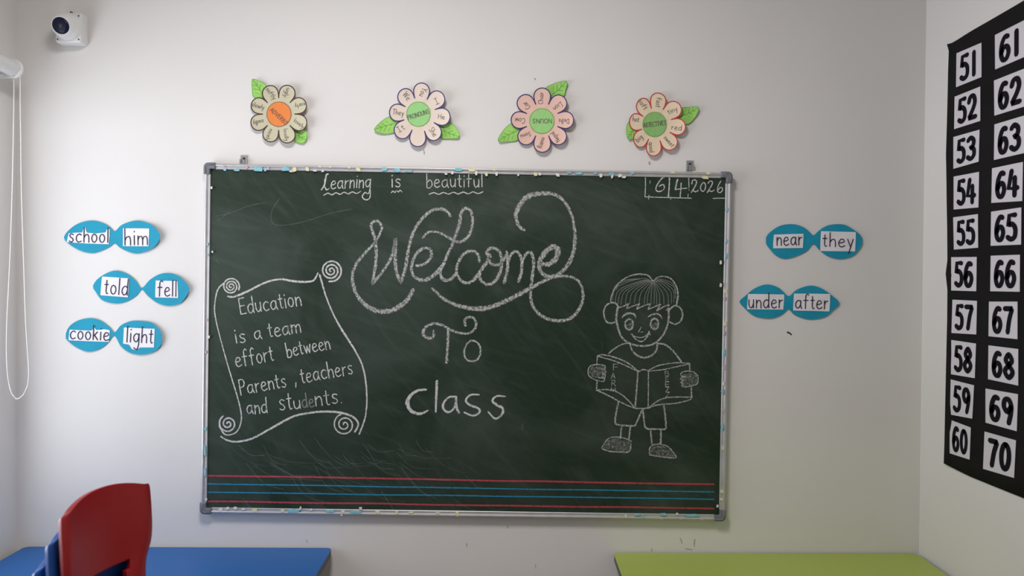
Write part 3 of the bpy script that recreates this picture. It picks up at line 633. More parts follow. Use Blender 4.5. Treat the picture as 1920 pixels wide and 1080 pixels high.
# stray scratches and dust flecks
def d(b, l):
    for st, wd in (([(525,372),(512,390),(508,408),(518,422),(560,418),(620,400),(660,392)], 1.6), ([(405,405),(430,400),(470,385),(500,380)], 1.2), ([(405,415),(425,402),(432,392)], 1.0), ([(480,382),(478,384)], 2.5), ([(980,795),(979,806)], 2.2),
                   ([(405,488),(412,495)], 1.6), ([(586,608),(588,610)], 1.6), ([(1128,640),(1130,655)], .9)):
        ribbon(b, st, wd, bp, l, step=4, rag=.3)
    for _ in range(46):
        x, y = random.uniform(400, 900), random.uniform(820, 950)
        if random.random() < .5: x, y = random.uniform(440, 760), random.uniform(820, 885)
        ln = random.uniform(40, 110); a = R(random.uniform(12, 48)); k = random.uniform(6, 16)
        ribbon(b, [(x, y), (x+math.cos(a)*ln/2-k*.3, y+math.sin(a)*ln/2+k*.5), (x+math.cos(a)*ln, min(955, y+math.sin(a)*ln*.8))], random.uniform(.8, 1.8), bp, l, step=5)
chalk_part('chalk_scratches', M_chalk_scratch, d)['kind'] = 'stuff'

# scraps of old crepe paper and tape left on the frame
SC = [(421,318,6,5,'b'),(443,319,12,4,'b'),(484,317,18,9,'b'),(497,318,7,8,'b'),(536,316,18,8,'b'),(552,317,9,10,'y'),(576,317,7,8,'y'),(545,321,7,4,'y'),(590,320,9,3,'w'),(605,321,5,3,'w'),(502,316,6,7,'p'),(420,311,4,5,'p'),(463,314,4,5,'p'),
      (600,312,6,4,'y'),(619,313,7,4,'y'),(655,314,5,5,'y'),(672,318,10,7,'y'),(721,317,14,8,'b'),(744,319,14,8,'b'),(767,321,14,4,'b'),(860,318,18,7,'b'),(885,318,14,7,'y'),(893,324,5,9,'w'),(912,327,6,9,'y'),(931,326,5,8,'w'),(836,326,6,3,'w'),(848,324,5,6,'w'),
      (926,317,6,8,'y'),(974,316,5,4,'y'),(972,328,4,4,'w'),(1004,326,8,8,'y'),(1012,326,6,7,'w'),(1046,328,8,7,'w'),(1068,324,10,3,'b'),(1085,325,16,4,'b'),(1127,329,7,9,'w'),(1116,325,8,4,'b'),(1148,331,4,7,'w'),(1163,329,9,7,'w'),(1170,332,8,4,'w'),(1148,326,12,4,'b'),(1186,324,8,6,'b'),
      (1261,323,9,5,'y'),(1322,333,13,7,'y'),(1328,325,8,5,'y'),(1303,322,7,3,'y'),(1363,393,5,8,'b'),(1362,452,4,6,'b'),(1362,480,5,10,'b'),(1352,492,4,7,'w'),(1352,535,4,9,'w'),(1361,546,6,8,'y'),(1359,560,4,6,'p'),
      (1360,607,5,9,'y'),(1358,625,4,8,'p'),(1358,661,6,14,'b'),(1359,690,4,9,'p'),(1357,720,4,8,'w'),(1355,735,5,9,'b'),(1357,770,4,7,'p'),(1355,800,5,14,'b'),(1356,840,4,8,'y'),(1354,922,6,7,'y'),(1353,937,7,5,'y'),(1346,949,4,6,'w'),
      (389,458,4,6,'b'),(390,478,3,5,'b'),(388,600,3,5,'p'),(391,632,5,7,'w'),(386,660,3,6,'p'),(385,804,5,6,'b'),(384,845,4,26,'b'),(384,885,4,22,'b'),(396,352,4,6,'w'),(398,472,3,4,'w'),(386,937,4,4,'w'),
      (413,955,9,7,'w'),(426,953,9,5,'w'),(441,953,7,5,'w'),(456,955,7,4,'w'),(477,957,11,7,'y'),(529,958,8,5,'y'),(550,958,28,7,'b'),(563,953,4,6,'w'),(583,956,6,4,'w'),(618,959,16,5,'b'),(643,960,8,4,'w'),(665,961,26,5,'b'),(676,954,7,6,'w'),(640,966,4,3,'w'),
      (708,961,9,5,'y'),(744,961,6,6,'y'),(770,962,10,3,'y'),(820,963,10,3,'y'),(857,964,8,8,'y'),(1174,968,5,6,'w'),(1195,966,12,3,'b'),(1205,969,5,4,'b'),(1243,965,14,5,'b'),(1270,964,5,4,'w'),(1296,967,34,6,'b'),(1240,973,5,3,'p'),(1276,973,5,3,'p'),(1316,974,8,3,'p')]
MT = dict(b=M_tape_b, y=M_tape_y, w=M_tape_w, p=M_tape_p)
for i, (px, py, w_, h_, k) in enumerate(SC):
    b = MB(); n = random.choice((4, 5, 6)); pts = []; a0_ = random.uniform(.5, 1.1)
    for j in range(n):
        a = 2*math.pi*j/n+a0_; rr = random.uniform(.7, 1.1)
        pts.append((px+w_/2*max(-1, min(1, 1.25*math.cos(a)))*rr, py+h_/2*max(-1, min(1, 1.25*math.sin(a)))*rr))
    f = lambda x, y, l: on_y(x, y, l)
    yy = -0.0306-0.00004*(i % 5)
    k_ = len(pts); vs = [f(x, y, yy) for x, y in pts]+[Vector((p.x, p.y+.006, p.z)) for p in [f(x, y, yy) for x, y in pts]]
    b.add(vs, [tuple(range(k_)), tuple(range(2*k_-1, k_-1, -1))]+[(j, (j+1) % k_, k_+(j+1) % k_, k_+j) for j in range(k_)])
    b.build('paper_scrap', MT[k], board)

# ------------------------------------------------------------------ paper shapes on the wall
def radial_sheet(name, mt, center, outline, fn, liftfn, parent, label=None, rings=(.0, .3, .55, .75, .88, 1.0)):
    """outline and center in picture units; fn(px,py,lift)"""
    b = MB(); n = len(outline); vs = [fn(center[0], center[1], liftfn(*center))]; fs = []
    for k, t in enumerate(rings[1:]):
        for (x, y) in outline:
            xx = center[0]+(x-center[0])*t; yy = center[1]+(y-center[1])*t; vs.append(fn(xx, yy, liftfn(xx, yy)))
    for i in range(n): fs.append((0, 1+i, 1+(i+1) % n))
    for k in range(len(rings)-2):
        a = 1+k*n; c = 1+(k+1)*n
        for i in range(n): fs.append((a+i, c+i, c+(i+1) % n, a+(i+1) % n))
    b.add(vs, fs); return b.build(name, mt, parent, smooth=False, solid=0.0007, label=label)
def wallp(x, y, l): return on_y(x, y, -l)

def flower(label, cx, cy, rx, ry, off, sheet_c, line_c, disc, disc_c, title, words, leaves, curl, group, rxl=None):
    base = on_y(cx, cy, 0)
    root = thing('paper_flower', label, 'wall decoration', (base.x, 0, base.z), group)
    mt = mat('flower_paper', sheet_c, 0.75, noise=0.04, nscale=12); ml = mat('flower_outline_ink', line_c, 0.8); md = mat('flower_centre_paper', disc_c, 0.7)
    def lift(x, y):
        rr = math.hypot((x-cx)/rx, (y-cy)/ry); a = math.atan2(y-cy, x-cx)
        return 0.007 + curl*rr**3*(1+0.5*math.cos(a-0.3)) + 0.0008*math.sin(8*a)*rr
    prof = [(.54, 22.5), (.64, 21.9), (.72, 21.0), (.80, 19.3), (.88, 16.0), (.945, 11.5), (.985, 6.0), (1.0, 0.0)]
    out = []
    petals = []
    for k in range(8):
        a0 = off+45*k; f = 1+random.uniform(-.025, .025); pt = []
        seq = [(-p[1], p[0]) for p in prof] + [(p[1], p[0]) for p in reversed(prof[:-1])]
        for da, rr in seq:
            q = rr if rr < .6 else rr*f
            pt.append((cx+(rxl if rxl and math.cos(R(a0+da)) < 0 else rx)*q*math.cos(R(a0+da)), cy+ry*q*math.sin(R(a0+da))))
        petals.append(pt); out += pt[:-1]
    sh = radial_sheet('petal_sheet', mt, (cx, cy), out, wallp, lift, root)
    b = MB()
    for pt in petals: ribbon(b, pt, 2.0, lambda x, y, l: wallp(x, y, lift(x, y)+.0007), step=2)
    b.build('outline', ml, root, label='dark pen line round the petals' if line_c[0] < .3 else 'red pen line round the petals')
    dx, dy, dr, dry = disc
    circ = [(dx+dr*math.cos(2*math.pi*i/36)*(1+.012*math.sin(3*i)), dy+dry*math.sin(2*math.pi*i/36)) for i in range(36)]
    radial_sheet('centre_disc', md, (dx, dy), circ, wallp, lambda x, y: lift(x, y)+.0011, root, rings=(0, .5, 1.0))
    b = MB(); ribbon(b, circ+[circ[0]], .9, lambda x, y, l: wallp(x, y, lift(x, y)+.0018), step=3)
    b.build('disc_outline', M_vein if disc_c[1] > disc_c[0] else M_pencil, root)
    b = MB(); fn = lambda x, y, l: wallp(x, y, lift(x, y)+.0019)
    word(b, title[0], title[1], title[2], title[3], 1.05, fn, space=.16); b.build('title_lettering', M_pencil, root)
    for (t, c, a, L_, xh) in words:
        ca, sa = math.cos(R(a)), math.sin(R(a)); v = (sa, -ca); h = .55*xh
        p0 = (c[0]-ca*L_/2-v[0]*h, c[1]-sa*L_/2-v[1]*h); p1 = (c[0]+ca*L_/2-v[0]*h, c[1]+sa*L_/2-v[1]*h)
        b = MB(); word(b, t, p0, p1, xh, .95, lambda x, y, l: wallp(x, y, lift(x, y)+.0009), space=.18); b.build('lettering', M_pencil, root)
    for (poly, tip, bas, crumple) in leaves:
        o = smooth_pts(poly+[poly[0]], 3.0)[:-1]; c = (sum(p[0] for p in poly)/len(poly), sum(p[1] for p in poly)/len(poly))
        Lr = math.hypot(tip[0]-bas[0], tip[1]-bas[1])
        ux, uy = (tip[0]-bas[0])/Lr, (tip[1]-bas[1])/Lr
        def ll_(x, y, bas=bas, ux=ux, uy=uy, Lr=Lr, crumple=crumple):
            s1 = ((x-bas[0])*ux+(y-bas[1])*uy)/Lr; s2 = (-(x-bas[0])*uy+(y-bas[1])*ux)/Lr
            return min(.0050 + .015*max(0, s1-.6), max(.0012, .003 + .010*max(0, s1)**2 + .03*abs(s2)*.35 + crumple*(math.sin(s1*9+s2*4)+1)))
        lf = radial_sheet('leaf', M_leaf, c, o, wallp, ll_, root)
        b = MB(); fn2 = lambda x, y, l: wallp(x, y, ll_(x, y)+.0009)
        ribbon(b, [bas, ((bas[0]+tip[0])/2-uy*1.2, (bas[1]+tip[1])/2+ux*1.2), tip], .8, fn2, step=3)
        for t in (.3, .5, .7):
            mx_, my_ = bas[0]+ux*Lr*t, bas[1]+uy*Lr*t; k = Lr*.2*(1.25-t)
            for sgn in (-1, 1): ribbon(b, [(mx_, my_), (mx_+ux*k-uy*k*sgn, my_+uy*k+ux*k*sgn)], .7, fn2, step=3)
        ribbon(b, o+[o[0]], .8, lambda x, y, l: wallp(x, y, ll_(x, y)+.0006), step=3)
        b.build('vein', M_vein, lf)
    return root
def cvt(ox, oy, s): return lambda x, y: (ox+x/s, oy+y/s)
GR = 'cut paper word flowers above the chalkboard'
A = cvt(440, 130, 6.75)
flower('grey cream paper flower with an orange ADVERBS centre', *A(557, 566), 55.5, 56.5, 22.5, s2l((198, 193, 165)), (.055, .028, .028), (*A(560, 568), 22.8, 23.2), s2l((228, 132, 62)),
       ('ADVERBS', A(442, 520), A(642, 706), 4.4),
       [('softly', A(455,310), 54, 25, 4.6), ('ugly', A(655,295), 112, 18, 4.6), ('early', A(828,450), 168, 20, 4.4), ('lovely', A(812,690), 38, 22, 4.4), ('loudly', A(645,830), 82, 23, 4.2), ('nicely', A(430,830), 112, 23, 4.2), ('sadly', A(300,665), 168, 20, 4.6), ('slowly', A(295,470), 16, 24, 4.6)],
       [([A(225,125), A(300,145), A(385,190), A(400,260), A(360,390), A(240,345), A(222,240)], A(225,125), A(400,400), 0), ([A(730,800), A(880,760), A(915,820), A(900,900), A(850,935), A(745,900)], A(915,900), A(700,760), .002)], .010, GR)
A = cvt(690, 140, 7.2)
flower('cream paper flower with a green PRONOUNS centre', *A(697, 540), 56.5, 60, 5, s2l((226, 211, 197)), (.045, .035, .16), (*A(680, 533), 22.2, 23.0), s2l((150, 208, 132)),
       ('PRONOUNS', A(545, 612), A(830, 522), 4.9),
       [('You', A(735,235), 112, 16, 6.0), ('We', A(517,297), 52, 15, 6.2), ('They', A(407,520), 8, 21, 5.6), ('It', A(447,735), -32, 14, 6.0), ('He', A(990,577), 6, 12.5, 5.2), ('She', A(872,780), 55, 17, 6.0), ('I', A(930,372), -25, 8, 6.6)],
       [([A(85,740), A(170,640), A(290,570), A(400,620), A(380,760), A(250,802), A(150,785)], A(85,740), A(420,650), 0), ([A(960,700), A(1100,650), A(1190,720), A(1232,838), A(1120,862), A(980,850)], A(1232,838), A(940,720), 0)], .009, GR)
A = cvt(920, 140, 6.75)
flower('salmon pink paper flower with a green NOUNS centre', *A(652, 574), 58.5, 59.5, 0, s2l((228, 190, 176)), (.04, .03, .14), (*A(647, 587), 23, 23.4), s2l((150, 205, 125)),
       ('NOUNS', A(775, 560), A(530, 560), 4.6),
       [('Chair', A(645,298), -86, 22, 5.0), ('Lion', A(845,395), 140, 19, 5.4), ('Delhi', A(928,580), 180, 19, 5.0), ('Nepal', A(822,785), -128, 21, 4.8), ('Ramu', A(645,862), -74, 20, 5.0), ('Sonu', A(440,760), 160, 19, 4.6), ('Cow', A(372,572), 183, 18.5, 5.6), ('Car', A(458,385), -132, 14, 5.4)],
       [([A(690,190), A(800,115), A(960,82), A(945,200), A(920,275), A(760,330)], A(960,82), A(720,310), 0), ([A(95,835), A(150,720), A(260,620), A(360,680), A(350,820), A(200,848)], A(95,835), A(380,690), 0)], .009, GR)
A = cvt(1160, 160, 7.2)
flower('beige paper flower edged in red with a green ADJECTIVES centre', *A(494, 527), 58, 58.7, 6, s2l((228, 209, 180)), (.50, .045, .05), (*A(485, 527), 22.2, 23.0), s2l((136, 182, 108)),
       ('ADJECTIVES', A(338, 570), A(638, 533), 4.7),
       [('soft', A(320,262), 56, 20, 5.2), ('fast', A(528,230), 98, 18, 5.4), ('tiny', A(728,345), -24, 19, 5.2), ('red', A(782,580), 7, 19, 5.8), ('sweet', A(675,762), 49, 24, 4.8), ('good', A(432,835), 86, 19, 5.0), ('big', A(280,722), -42, 13, 5.2), ('hot', A(232,468), 8, 12, 5.2)],
       [([A(820,320), A(960,295), A(1075,298), A(1040,420), A(930,522), A(800,460)], A(1078,298), A(800,440), 0), ([A(105,580), A(150,485), A(260,540), A(240,700), A(170,722), A(122,716)], A(122,716), A(270,520), .001)], .009, GR, rxl=48.5)

# fish shaped word cards
def fish(label, T_, outline, cards, curl_tip):
    pts = [T_(x, y) for x, y in outline]
    xs = [p[0] for p in pts]; xa, xb = min(xs), max(xs); ym_ = sum(p[1] for p in pts)/len(pts)
    base = on_y((xa+xb)/2, ym_, 0)
    root = thing('word_card', label, 'wall card', (base.x, 0, base.z), 'blue twin oval word cards either side of the chalkboard')
    o = smooth_pts(pts+[pts[0]], 3.0)[:-1]
    def span(x, o=o):
        ys = []
        for i in range(len(o)):
            (x0, y0), (x1, y1) = o[i], o[(i+1) % len(o)]
            if (x0-x)*(x1-x) <= 0 and x0 != x1: ys.append(y0+(y1-y0)*(x-x0)/(x1-x0))
        return (min(ys), max(ys)) if ys else (ym_, ym_)
    def lift(x, y):
        t = (x-xa)/(xb-xa); return .0022 + curl_tip*max(0, (t-.72)/.28)**2 + .0016*math.sin(t*2*math.pi)**2 + .001*math.sin(t*11+y*.06)**2
    b = MB(); n = 64; rows = 7; vs = []; fs = []
    for i in range(n+1):
        x = xa+(xb-xa)*(0.002+0.996*i/n); y0_, y1_ = span(x)
        for j in range(rows+1): y = y0_+(y1_-y0_)*j/rows; vs.append(wallp(x, y, lift(x, y)))
    for i in range(n):
        for j in range(rows): fs.append((i*(rows+1)+j, (i+1)*(rows+1)+j, (i+1)*(rows+1)+j+1, i*(rows+1)+j+1))
    b.add(vs, fs); b.build('blue_cutout', M_fish, root, smooth=False, solid=0.0008)
    for poly, txt, a, c, xh in cards:
        pp = [T_(*p) for p in poly]; b = MB(); sx0, sx1 = min(p[0] for p in pp), max(p[0] for p in pp); ns, nr = 44, 4; vs = []; fs = []
        for i in range(ns+1):
            x = sx0+(sx1-sx0)*(.003+.994*i/ns); ya_, yb_ = span(x, pp)
            for j in range(nr+1): y = ya_+(yb_-ya_)*j/nr; vs.append(wallp(x, y, lift(x, y)+.0016))
        for i in range(ns):
            for j in range(nr): fs.append((i*(nr+1)+j, (i+1)*(nr+1)+j, (i+1)*(nr+1)+j+1, i*(nr+1)+j+1))
        b.add(vs, fs)
        s = b.build('word_slip', M_white_paper, root, solid=.0004, label='white paper slip reading '+txt)
        b = MB(); word(b, txt, T_(*a), T_(*c), xh, 1.9, lambda x, y, l: wallp(x, y, lift(x, y)+.0029), jit=.02, space=.24); b.build('lettering', M_pen, s)
A = cvt(110, 400, 3.857)
fish('blue twin oval card reading school and him, top left of the chalkboard', A, [(38,175),(80,115),(150,70),(240,52),(320,70),(375,103),(405,130),(450,88),(510,62),(575,52),(650,72),(700,105),(735,160),(722,205),(695,238),(650,268),(570,290),(500,275),(440,245),(405,215),(370,243),(300,275),(240,288),(160,270),(80,225)],
     [([(72,145),(120,140),(175,138),(180,103),(195,100),(202,140),(270,145),(340,138),(350,112),(370,112),(369,165),(368,224),(200,218),(58,208)], 'school', (72,206), (360,212), 15.5), ([(465,108),(560,108),(655,110),(652,238),(560,238),(465,237)], 'him', (475,230), (645,228), 17.5)], .014)
fish('blue twin oval card reading told and fell', A, [(248,523),(300,460),(400,415),(490,435),(560,490),(600,540),(660,480),(730,440),(800,432),(870,455),(915,495),(945,545),(920,605),(875,652),(800,668),(720,650),(650,600),(601,550),(570,590),(500,635),(420,652),(320,630),(270,570)],
     [([(313,457),(410,463),(510,470),(503,608),(400,600),(302,592)], 'told', (328,580), (498,592), 17), ([(700,485),(780,488),(862,490),(864,612),(780,610),(698,608)], 'fell', (715,598), (852,600), 16.5)], .010)
fish('blue twin oval card reading cookie and light, lowest on the left', A, [(50,880),(75,820),(140,775),(230,758),(310,780),(370,825),(403,862),(450,810),(520,780),(600,778),(680,795),(735,850),(748,910),(735,960),(690,1000),(610,1022),(520,1010),(450,960),(403,885),(350,945),(290,985),(210,1000),(130,970),(60,915)],
     [([(75,840),(160,846),(240,848),(258,820),(272,845),(330,838),(370,845),(366,930),(220,925),(72,918)], 'cookie', (80,908), (364,920), 15), ([(472,825),(580,830),(695,835),(690,970),(590,970),(560,990),(530,982),(510,950),(466,942)], 'light', (487,930), (680,940), 16.5)], .008)
A = cvt(1370, 400, 4.5)
fish('blue twin oval card reading near and they, upper right of the chalkboard', A, [(297,250),(305,190),(370,130),(440,98),(530,92),(610,115),(670,160),(698,188),(740,150),(800,110),(870,93),(960,97),(1040,140),(1100,190),(1112,250),(1080,310),(1020,365),(920,385),(820,360),(750,310),(697,258),(650,310),(580,350),(470,383),(390,360),(330,300)],
     [([(360,180),(480,176),(615,172),(612,292),(480,294),(358,295)], 'near', (388,270), (602,268), 15.5), ([(762,150),(900,154),(1057,158),(1053,322),(900,320),(755,318)], 'they', (775,278), (1035,284), 14.5)], .003)
fish('blue twin oval card reading under and after, above the black wall mark', A, [(75,745),(120,700),(200,635),(300,600),(390,620),(450,665),(490,700),(550,650),(620,620),(690,610),(770,635),(850,690),(918,755),(870,810),(800,870),(690,895),(600,880),(530,850),(488,808),(440,850),(370,880),(300,885),(200,865),(120,800)],
     [([(143,680),(300,682),(452,685),(448,812),(300,811),(138,810)], 'under', (150,797), (438,800), 15.5), ([(530,677),(690,678),(840,680),(838,828),(690,824),(527,820)], 'after', (545,803), (820,806), 15.5)], .003)

# ------------------------------------------------------------------ number chart on the right wall
def rwall(x, y, l): return on_x(x, y, XR-l)
pc = rwall(1776, 870, 0); p2_ = rwall(2040, 900, 0)
chart = thing('number_chart', 'black paper number chart with white cards 51 to 70 on the side wall', 'number chart', (XR, (pc.y+p2_.y)/2, pc.z))
TA = cvt(1720, 0, 2.25); TB = cvt(1720, 460, 2.16)
left = [TA(125,187),TA(133,215),TA(130,300),TA(128,400),TA(125,520),TA(121,650),TA(123,760),TA(124,850),TA(126,960),TB(122,60),TB(115,115),TB(122,180),TB(121,300),TB(118,430),TB(115,560),TB(112,700),TB(110,800),TB(107,883)]
top = [TA(125,187),TA(150,180),TA(220,135),TA(330,72),TA(450,2),(1985,-38)]
bot = [TB(107,883),TB(150,905),TB(210,935),TB(320,980),TB(432,1025),(1985,961)]
b = MB(); n = 18; vs = []; fs = []
def lerp_poly(P, t):
    k = t*(len(P)-1); i = min(int(k), len(P)-2); f = k-i; return (P[i][0]*(1-f)+P[i+1][0]*f, P[i][1]*(1-f)+P[i+1][1]*f)
m_ = 12
for i in range(m_+1):
    u = i/m_
    tp = lerp_poly(top, u); bt = lerp_poly(bot, u); lf0 = lerp_poly(left, 0); 
    for j in range(n):
        v = j/(n-1); L0 = left[j]; vv = (L0[1]-left[0][1])/(left[-1][1]-left[0][1])
        x = tp[0]*(1-vv)+bt[0]*vv; y = tp[1]*(1-vv)+bt[1]*vv
        dx_ = L0[0]-(left[0][0]*(1-vv)+left[-1][0]*vv)
        vs.append(rwall(x+dx_*(1-u), y, .002+.0012*math.sin(v*23+u*3)**2+(.004*(1-u)**6)))
for i in range(m_):
    for j in range(n-1): fs.append((i*n+j, (i+1)*n+j, (i+1)*n+j+1, i*n+j+1))
b.add(vs, fs); b.build('backing_sheet', M_black_sheet, chart, smooth=True, solid=.0008)
CA = {'51': (TA, (165,225),(270,180),(270,325),(163,368)), '52': (TA, (157,408),(265,365),(265,510),(155,545)), '53': (TA, (152,578),(262,547),(258,682),(152,712)), '54': (TA, (153,745),(260,725),(257,875),(153,884)), '55': (TA, (151,917),(255,903),(256,1045),(154,1053)),
      '61': (TA, (327,148),(457,82),(456,238),(328,293)), '62': (TA, (323,340),(457,287),(455,448),(325,488)), '63': (TA, (325,525),(452,487),(452,645),(323,675)), '64': (TA, (315,710),(445,683),(442,848),(312,856)), '65': (TA, (311,893),(438,875),(437,1032),(309,1037)),
      '56': (TB, (137,48),(240,47),(238,186),(137,183)), '57': (TB, (142,220),(241,225),(238,361),(138,355)), '58': (TB, (137,383),(237,398),(232,538),(136,522)), '59': (TB, (135,543),(229,567),(222,702),(132,685)), '60': (TB, (131,706),(216,738),(211,868),(131,842)),
      '66': (TB, (297,42),(415,38),(414,188),(295,186)), '67': (TB, (290,228),(405,228),(405,380),(288,368)), '68': (TB, (288,405),(408,420),(408,568),(286,542)), '69': (TB, (276,580),(407,603),(402,753),(276,718)), '70': (TB, (272,754),(399,790),(391,942),(266,905))}
for num in sorted(CA):
    Tn, *qd = CA[num]; Q = [rwall(*Tn(*p), .0052) for p in qd]        # tl tr br bl on the wall
    b = MB(); inner = [Vector((XR-.0044, p.y, p.z)) for p in Q]
    b.add(Q+inner, [(0,1,2,3),(7,6,5,4),(0,4,5,1),(1,5,6,2),(2,6,7,3),(3,7,4,0)])
    card = b.build('number_card', M_chart_card, chart, label='white card numbered '+num)
    def fq(x, y, l, Q=Q):      # x 0..100 right, y 0..100 down
        u, v = x/100, y/100; p = (Q[0]*(1-u)+Q[1]*u)*(1-v)+(Q[3]*(1-u)+Q[2]*u)*v; return Vector((XR-.0057-l, p.y, p.z))
    b = MB(); kk = 0
    cells = ((13, 50), (51, 90)) if '1' not in num[1] else ((14, 54), (52, 92))
    for dgt, (xa, xb) in zip(num, cells):
        for st in DG[dgt]:
            ribbon(b, [(xa+3+(xb-xa-6)*p[0], 84-66*p[1]) for p in st], 14.5, fq, lift=kk*.00012, step=3); kk += 1
    b.build('numeral', M_black_ink, card)

# ------------------------------------------------------------------ security camera
P = on_y(140, 55, -0.02)
box_x1 = on_y(166, 55, 0).x; bz0, bz1 = on_y(158, 84, -0.02).z, on_y(158, 28, -0.02).z
sc_ = thing('security_camera', 'white dome security camera on a square junction box by the ceiling corner', 'camera', (box_x1-.05, 0, (bz0+bz1)/2))
b = MB(); b.box((box_x1-.086, -.046, bz0), (box_x1, 0, bz1)); b.build('junction_box', M_white_pl, sc_, bevel=.006)
cxm, czm = box_x1-.041, (bz0+bz1)/2+.001
b = MB(); b.lathe([(.046, 0), (.046, .008), (.044, .014), (.041, .026), (.036, .034)], (cxm, -.045, czm), (0, -1, 0), 40); b.build('base_ring', M_white_pl, sc_, smooth=True, auto=True)
# ball with lens facing the room
d_ = (Vector((0.06, -1.0, -0.36))).normalized(); bc = Vector((cxm-.001, -.066, czm-.001))
prof = [(.041*math.sin(R(a)), -.041*math.cos(R(a))) for a in range(10, 128, 8)] + [(.0315, .0275), (.0285, .0305), (.0270, .0295)]
b = MB(); b.lathe(prof, bc, d_, 40); ball = b.build('camera_ball', M_white_pl, sc_, smooth=True, auto=True)
b = MB(); b.lathe([(.0268, .0280), (.0268, .0300), (.016, .0322), (.006, .0330)], bc, d_, 40); b.build('lens_cover', M_lens, ball, smooth=True, label='glossy dark lens cover')
b = MB(); b.lathe([(.0075, .0315), (.0075, .0338), (.004, .0342)], bc, d_, 24); b.build('lens', M_lens2, ball, smooth=True)
for (dx_, dz_) in ((-.078, .010), (-.008, .010), (-.008, .088), (-.008, .060)):
    b = MB(); b.lathe([(.0024, 0), (.0024, .0012)], (box_x1+dx_, -.0458, bz0+dz_*((bz1-bz0)/.1)), (0, -1, 0), 12); b.build('screw_hole', M_dark, sc_)
b = MB(); pts = [(box_x1-.045, -.03, bz1-.002), (box_x1-.04, -.035, bz1+.004), (box_x1-.034, -.036, bz1+.001)]; b.tube(pts, .003, 8); b.build('cable_gland', M_dark, sc_, smooth=True)

# ------------------------------------------------------------------ roller blind with bead chain
XT = XL+0.062; e = on_x(22, 127, XT); 
tz, ty = e.z, e.y
blind = thing('roller_blind', 'white roller blind tube with a looped bead chain at the top left', 'blind', (XT, ty, tz))
b = MB(); b.lathe([(.026, 0), (.027, .004), (.027, 2.0)], (XT, ty, tz), (0, -1, 0), 36); b.build('rolled_fabric', M_white_pl, blind, smooth=True, auto=True)
b = MB(); b.lathe([(.024, 0), (.030, .001), (.031, .006), (.029, .012), (.016, .013)], (XT, ty+.014, tz-.001), (0, -1, 0), 36); b.build('end_wheel', M_cord, blind, smooth=True, auto=True)
b = MB(); b.box((XL, ty-.004, tz-.034), (XT+.006, ty+.001, tz+.030)); b.build('bracket', M_white_pl, blind, bevel=.002)
b = MB(); b.tube([(XT-.012, ty-.03, tz-.036), (XT-.012, ty-1.9, tz-.036)], .008, 12); b.build('bottom_bar', M_white_pl, blind, smooth=True)
pl_ = ty+.008
Lc = [(26,150),(26,190),(25,260),(23,350),(20,450),(16,540),(13,600),(12,660),(15,710),(22,738),(30,748)]
Rc = [(38,144),(38,190),(39,260),(40,350),(43,450),(46,540),(48,600),(51,650),(54,700),(51,725),(44,740),(36,747),(30,748)]
def loop(P_): return [on_y(x, y, pl_) for x, y in smooth_pts(P_, 12)]
b = MB(); ptsL = loop(Lc); ptsR = loop(Rc); top_arc = [Vector((XT+.0295*math.cos(R(a)), pl_, tz+.0295*math.sin(R(a)))) for a in range(0, 181, 20)]
b.tube(ptsL, .0013, 6); b.tube(ptsR, .0013, 6); b.tube(top_arc, .0013, 6); b.build('chain_cord', M_cord, blind, smooth=True)
b = MB()
for P_ in (ptsL, ptsR):       # beads strung along the cord
    acc = 0
    for i in range(1, len(P_)):
        s_ = (P_[i]-P_[i-1]).length; dr = (P_[i]-P_[i-1]).normalized()
        while acc < s_:
            c = P_[i-1]+dr*acc; r = .0023
            vs = [c+Vector((r, 0, 0)), c+Vector((0, r, 0)), c-Vector((r, 0, 0)), c-Vector((0, r, 0)), c+Vector((0, 0, r)), c-Vector((0, 0, r))]
            b.add(vs, [(0,1,4),(1,2,4),(2,3,4),(3,0,4),(1,0,5),(2,1,5),(3,2,5),(0,3,5)]); acc += .006
        acc -= s_
bd = b.build('bead_chain', M_cord, blind, smooth=True); bd['kind'] = 'stuff'

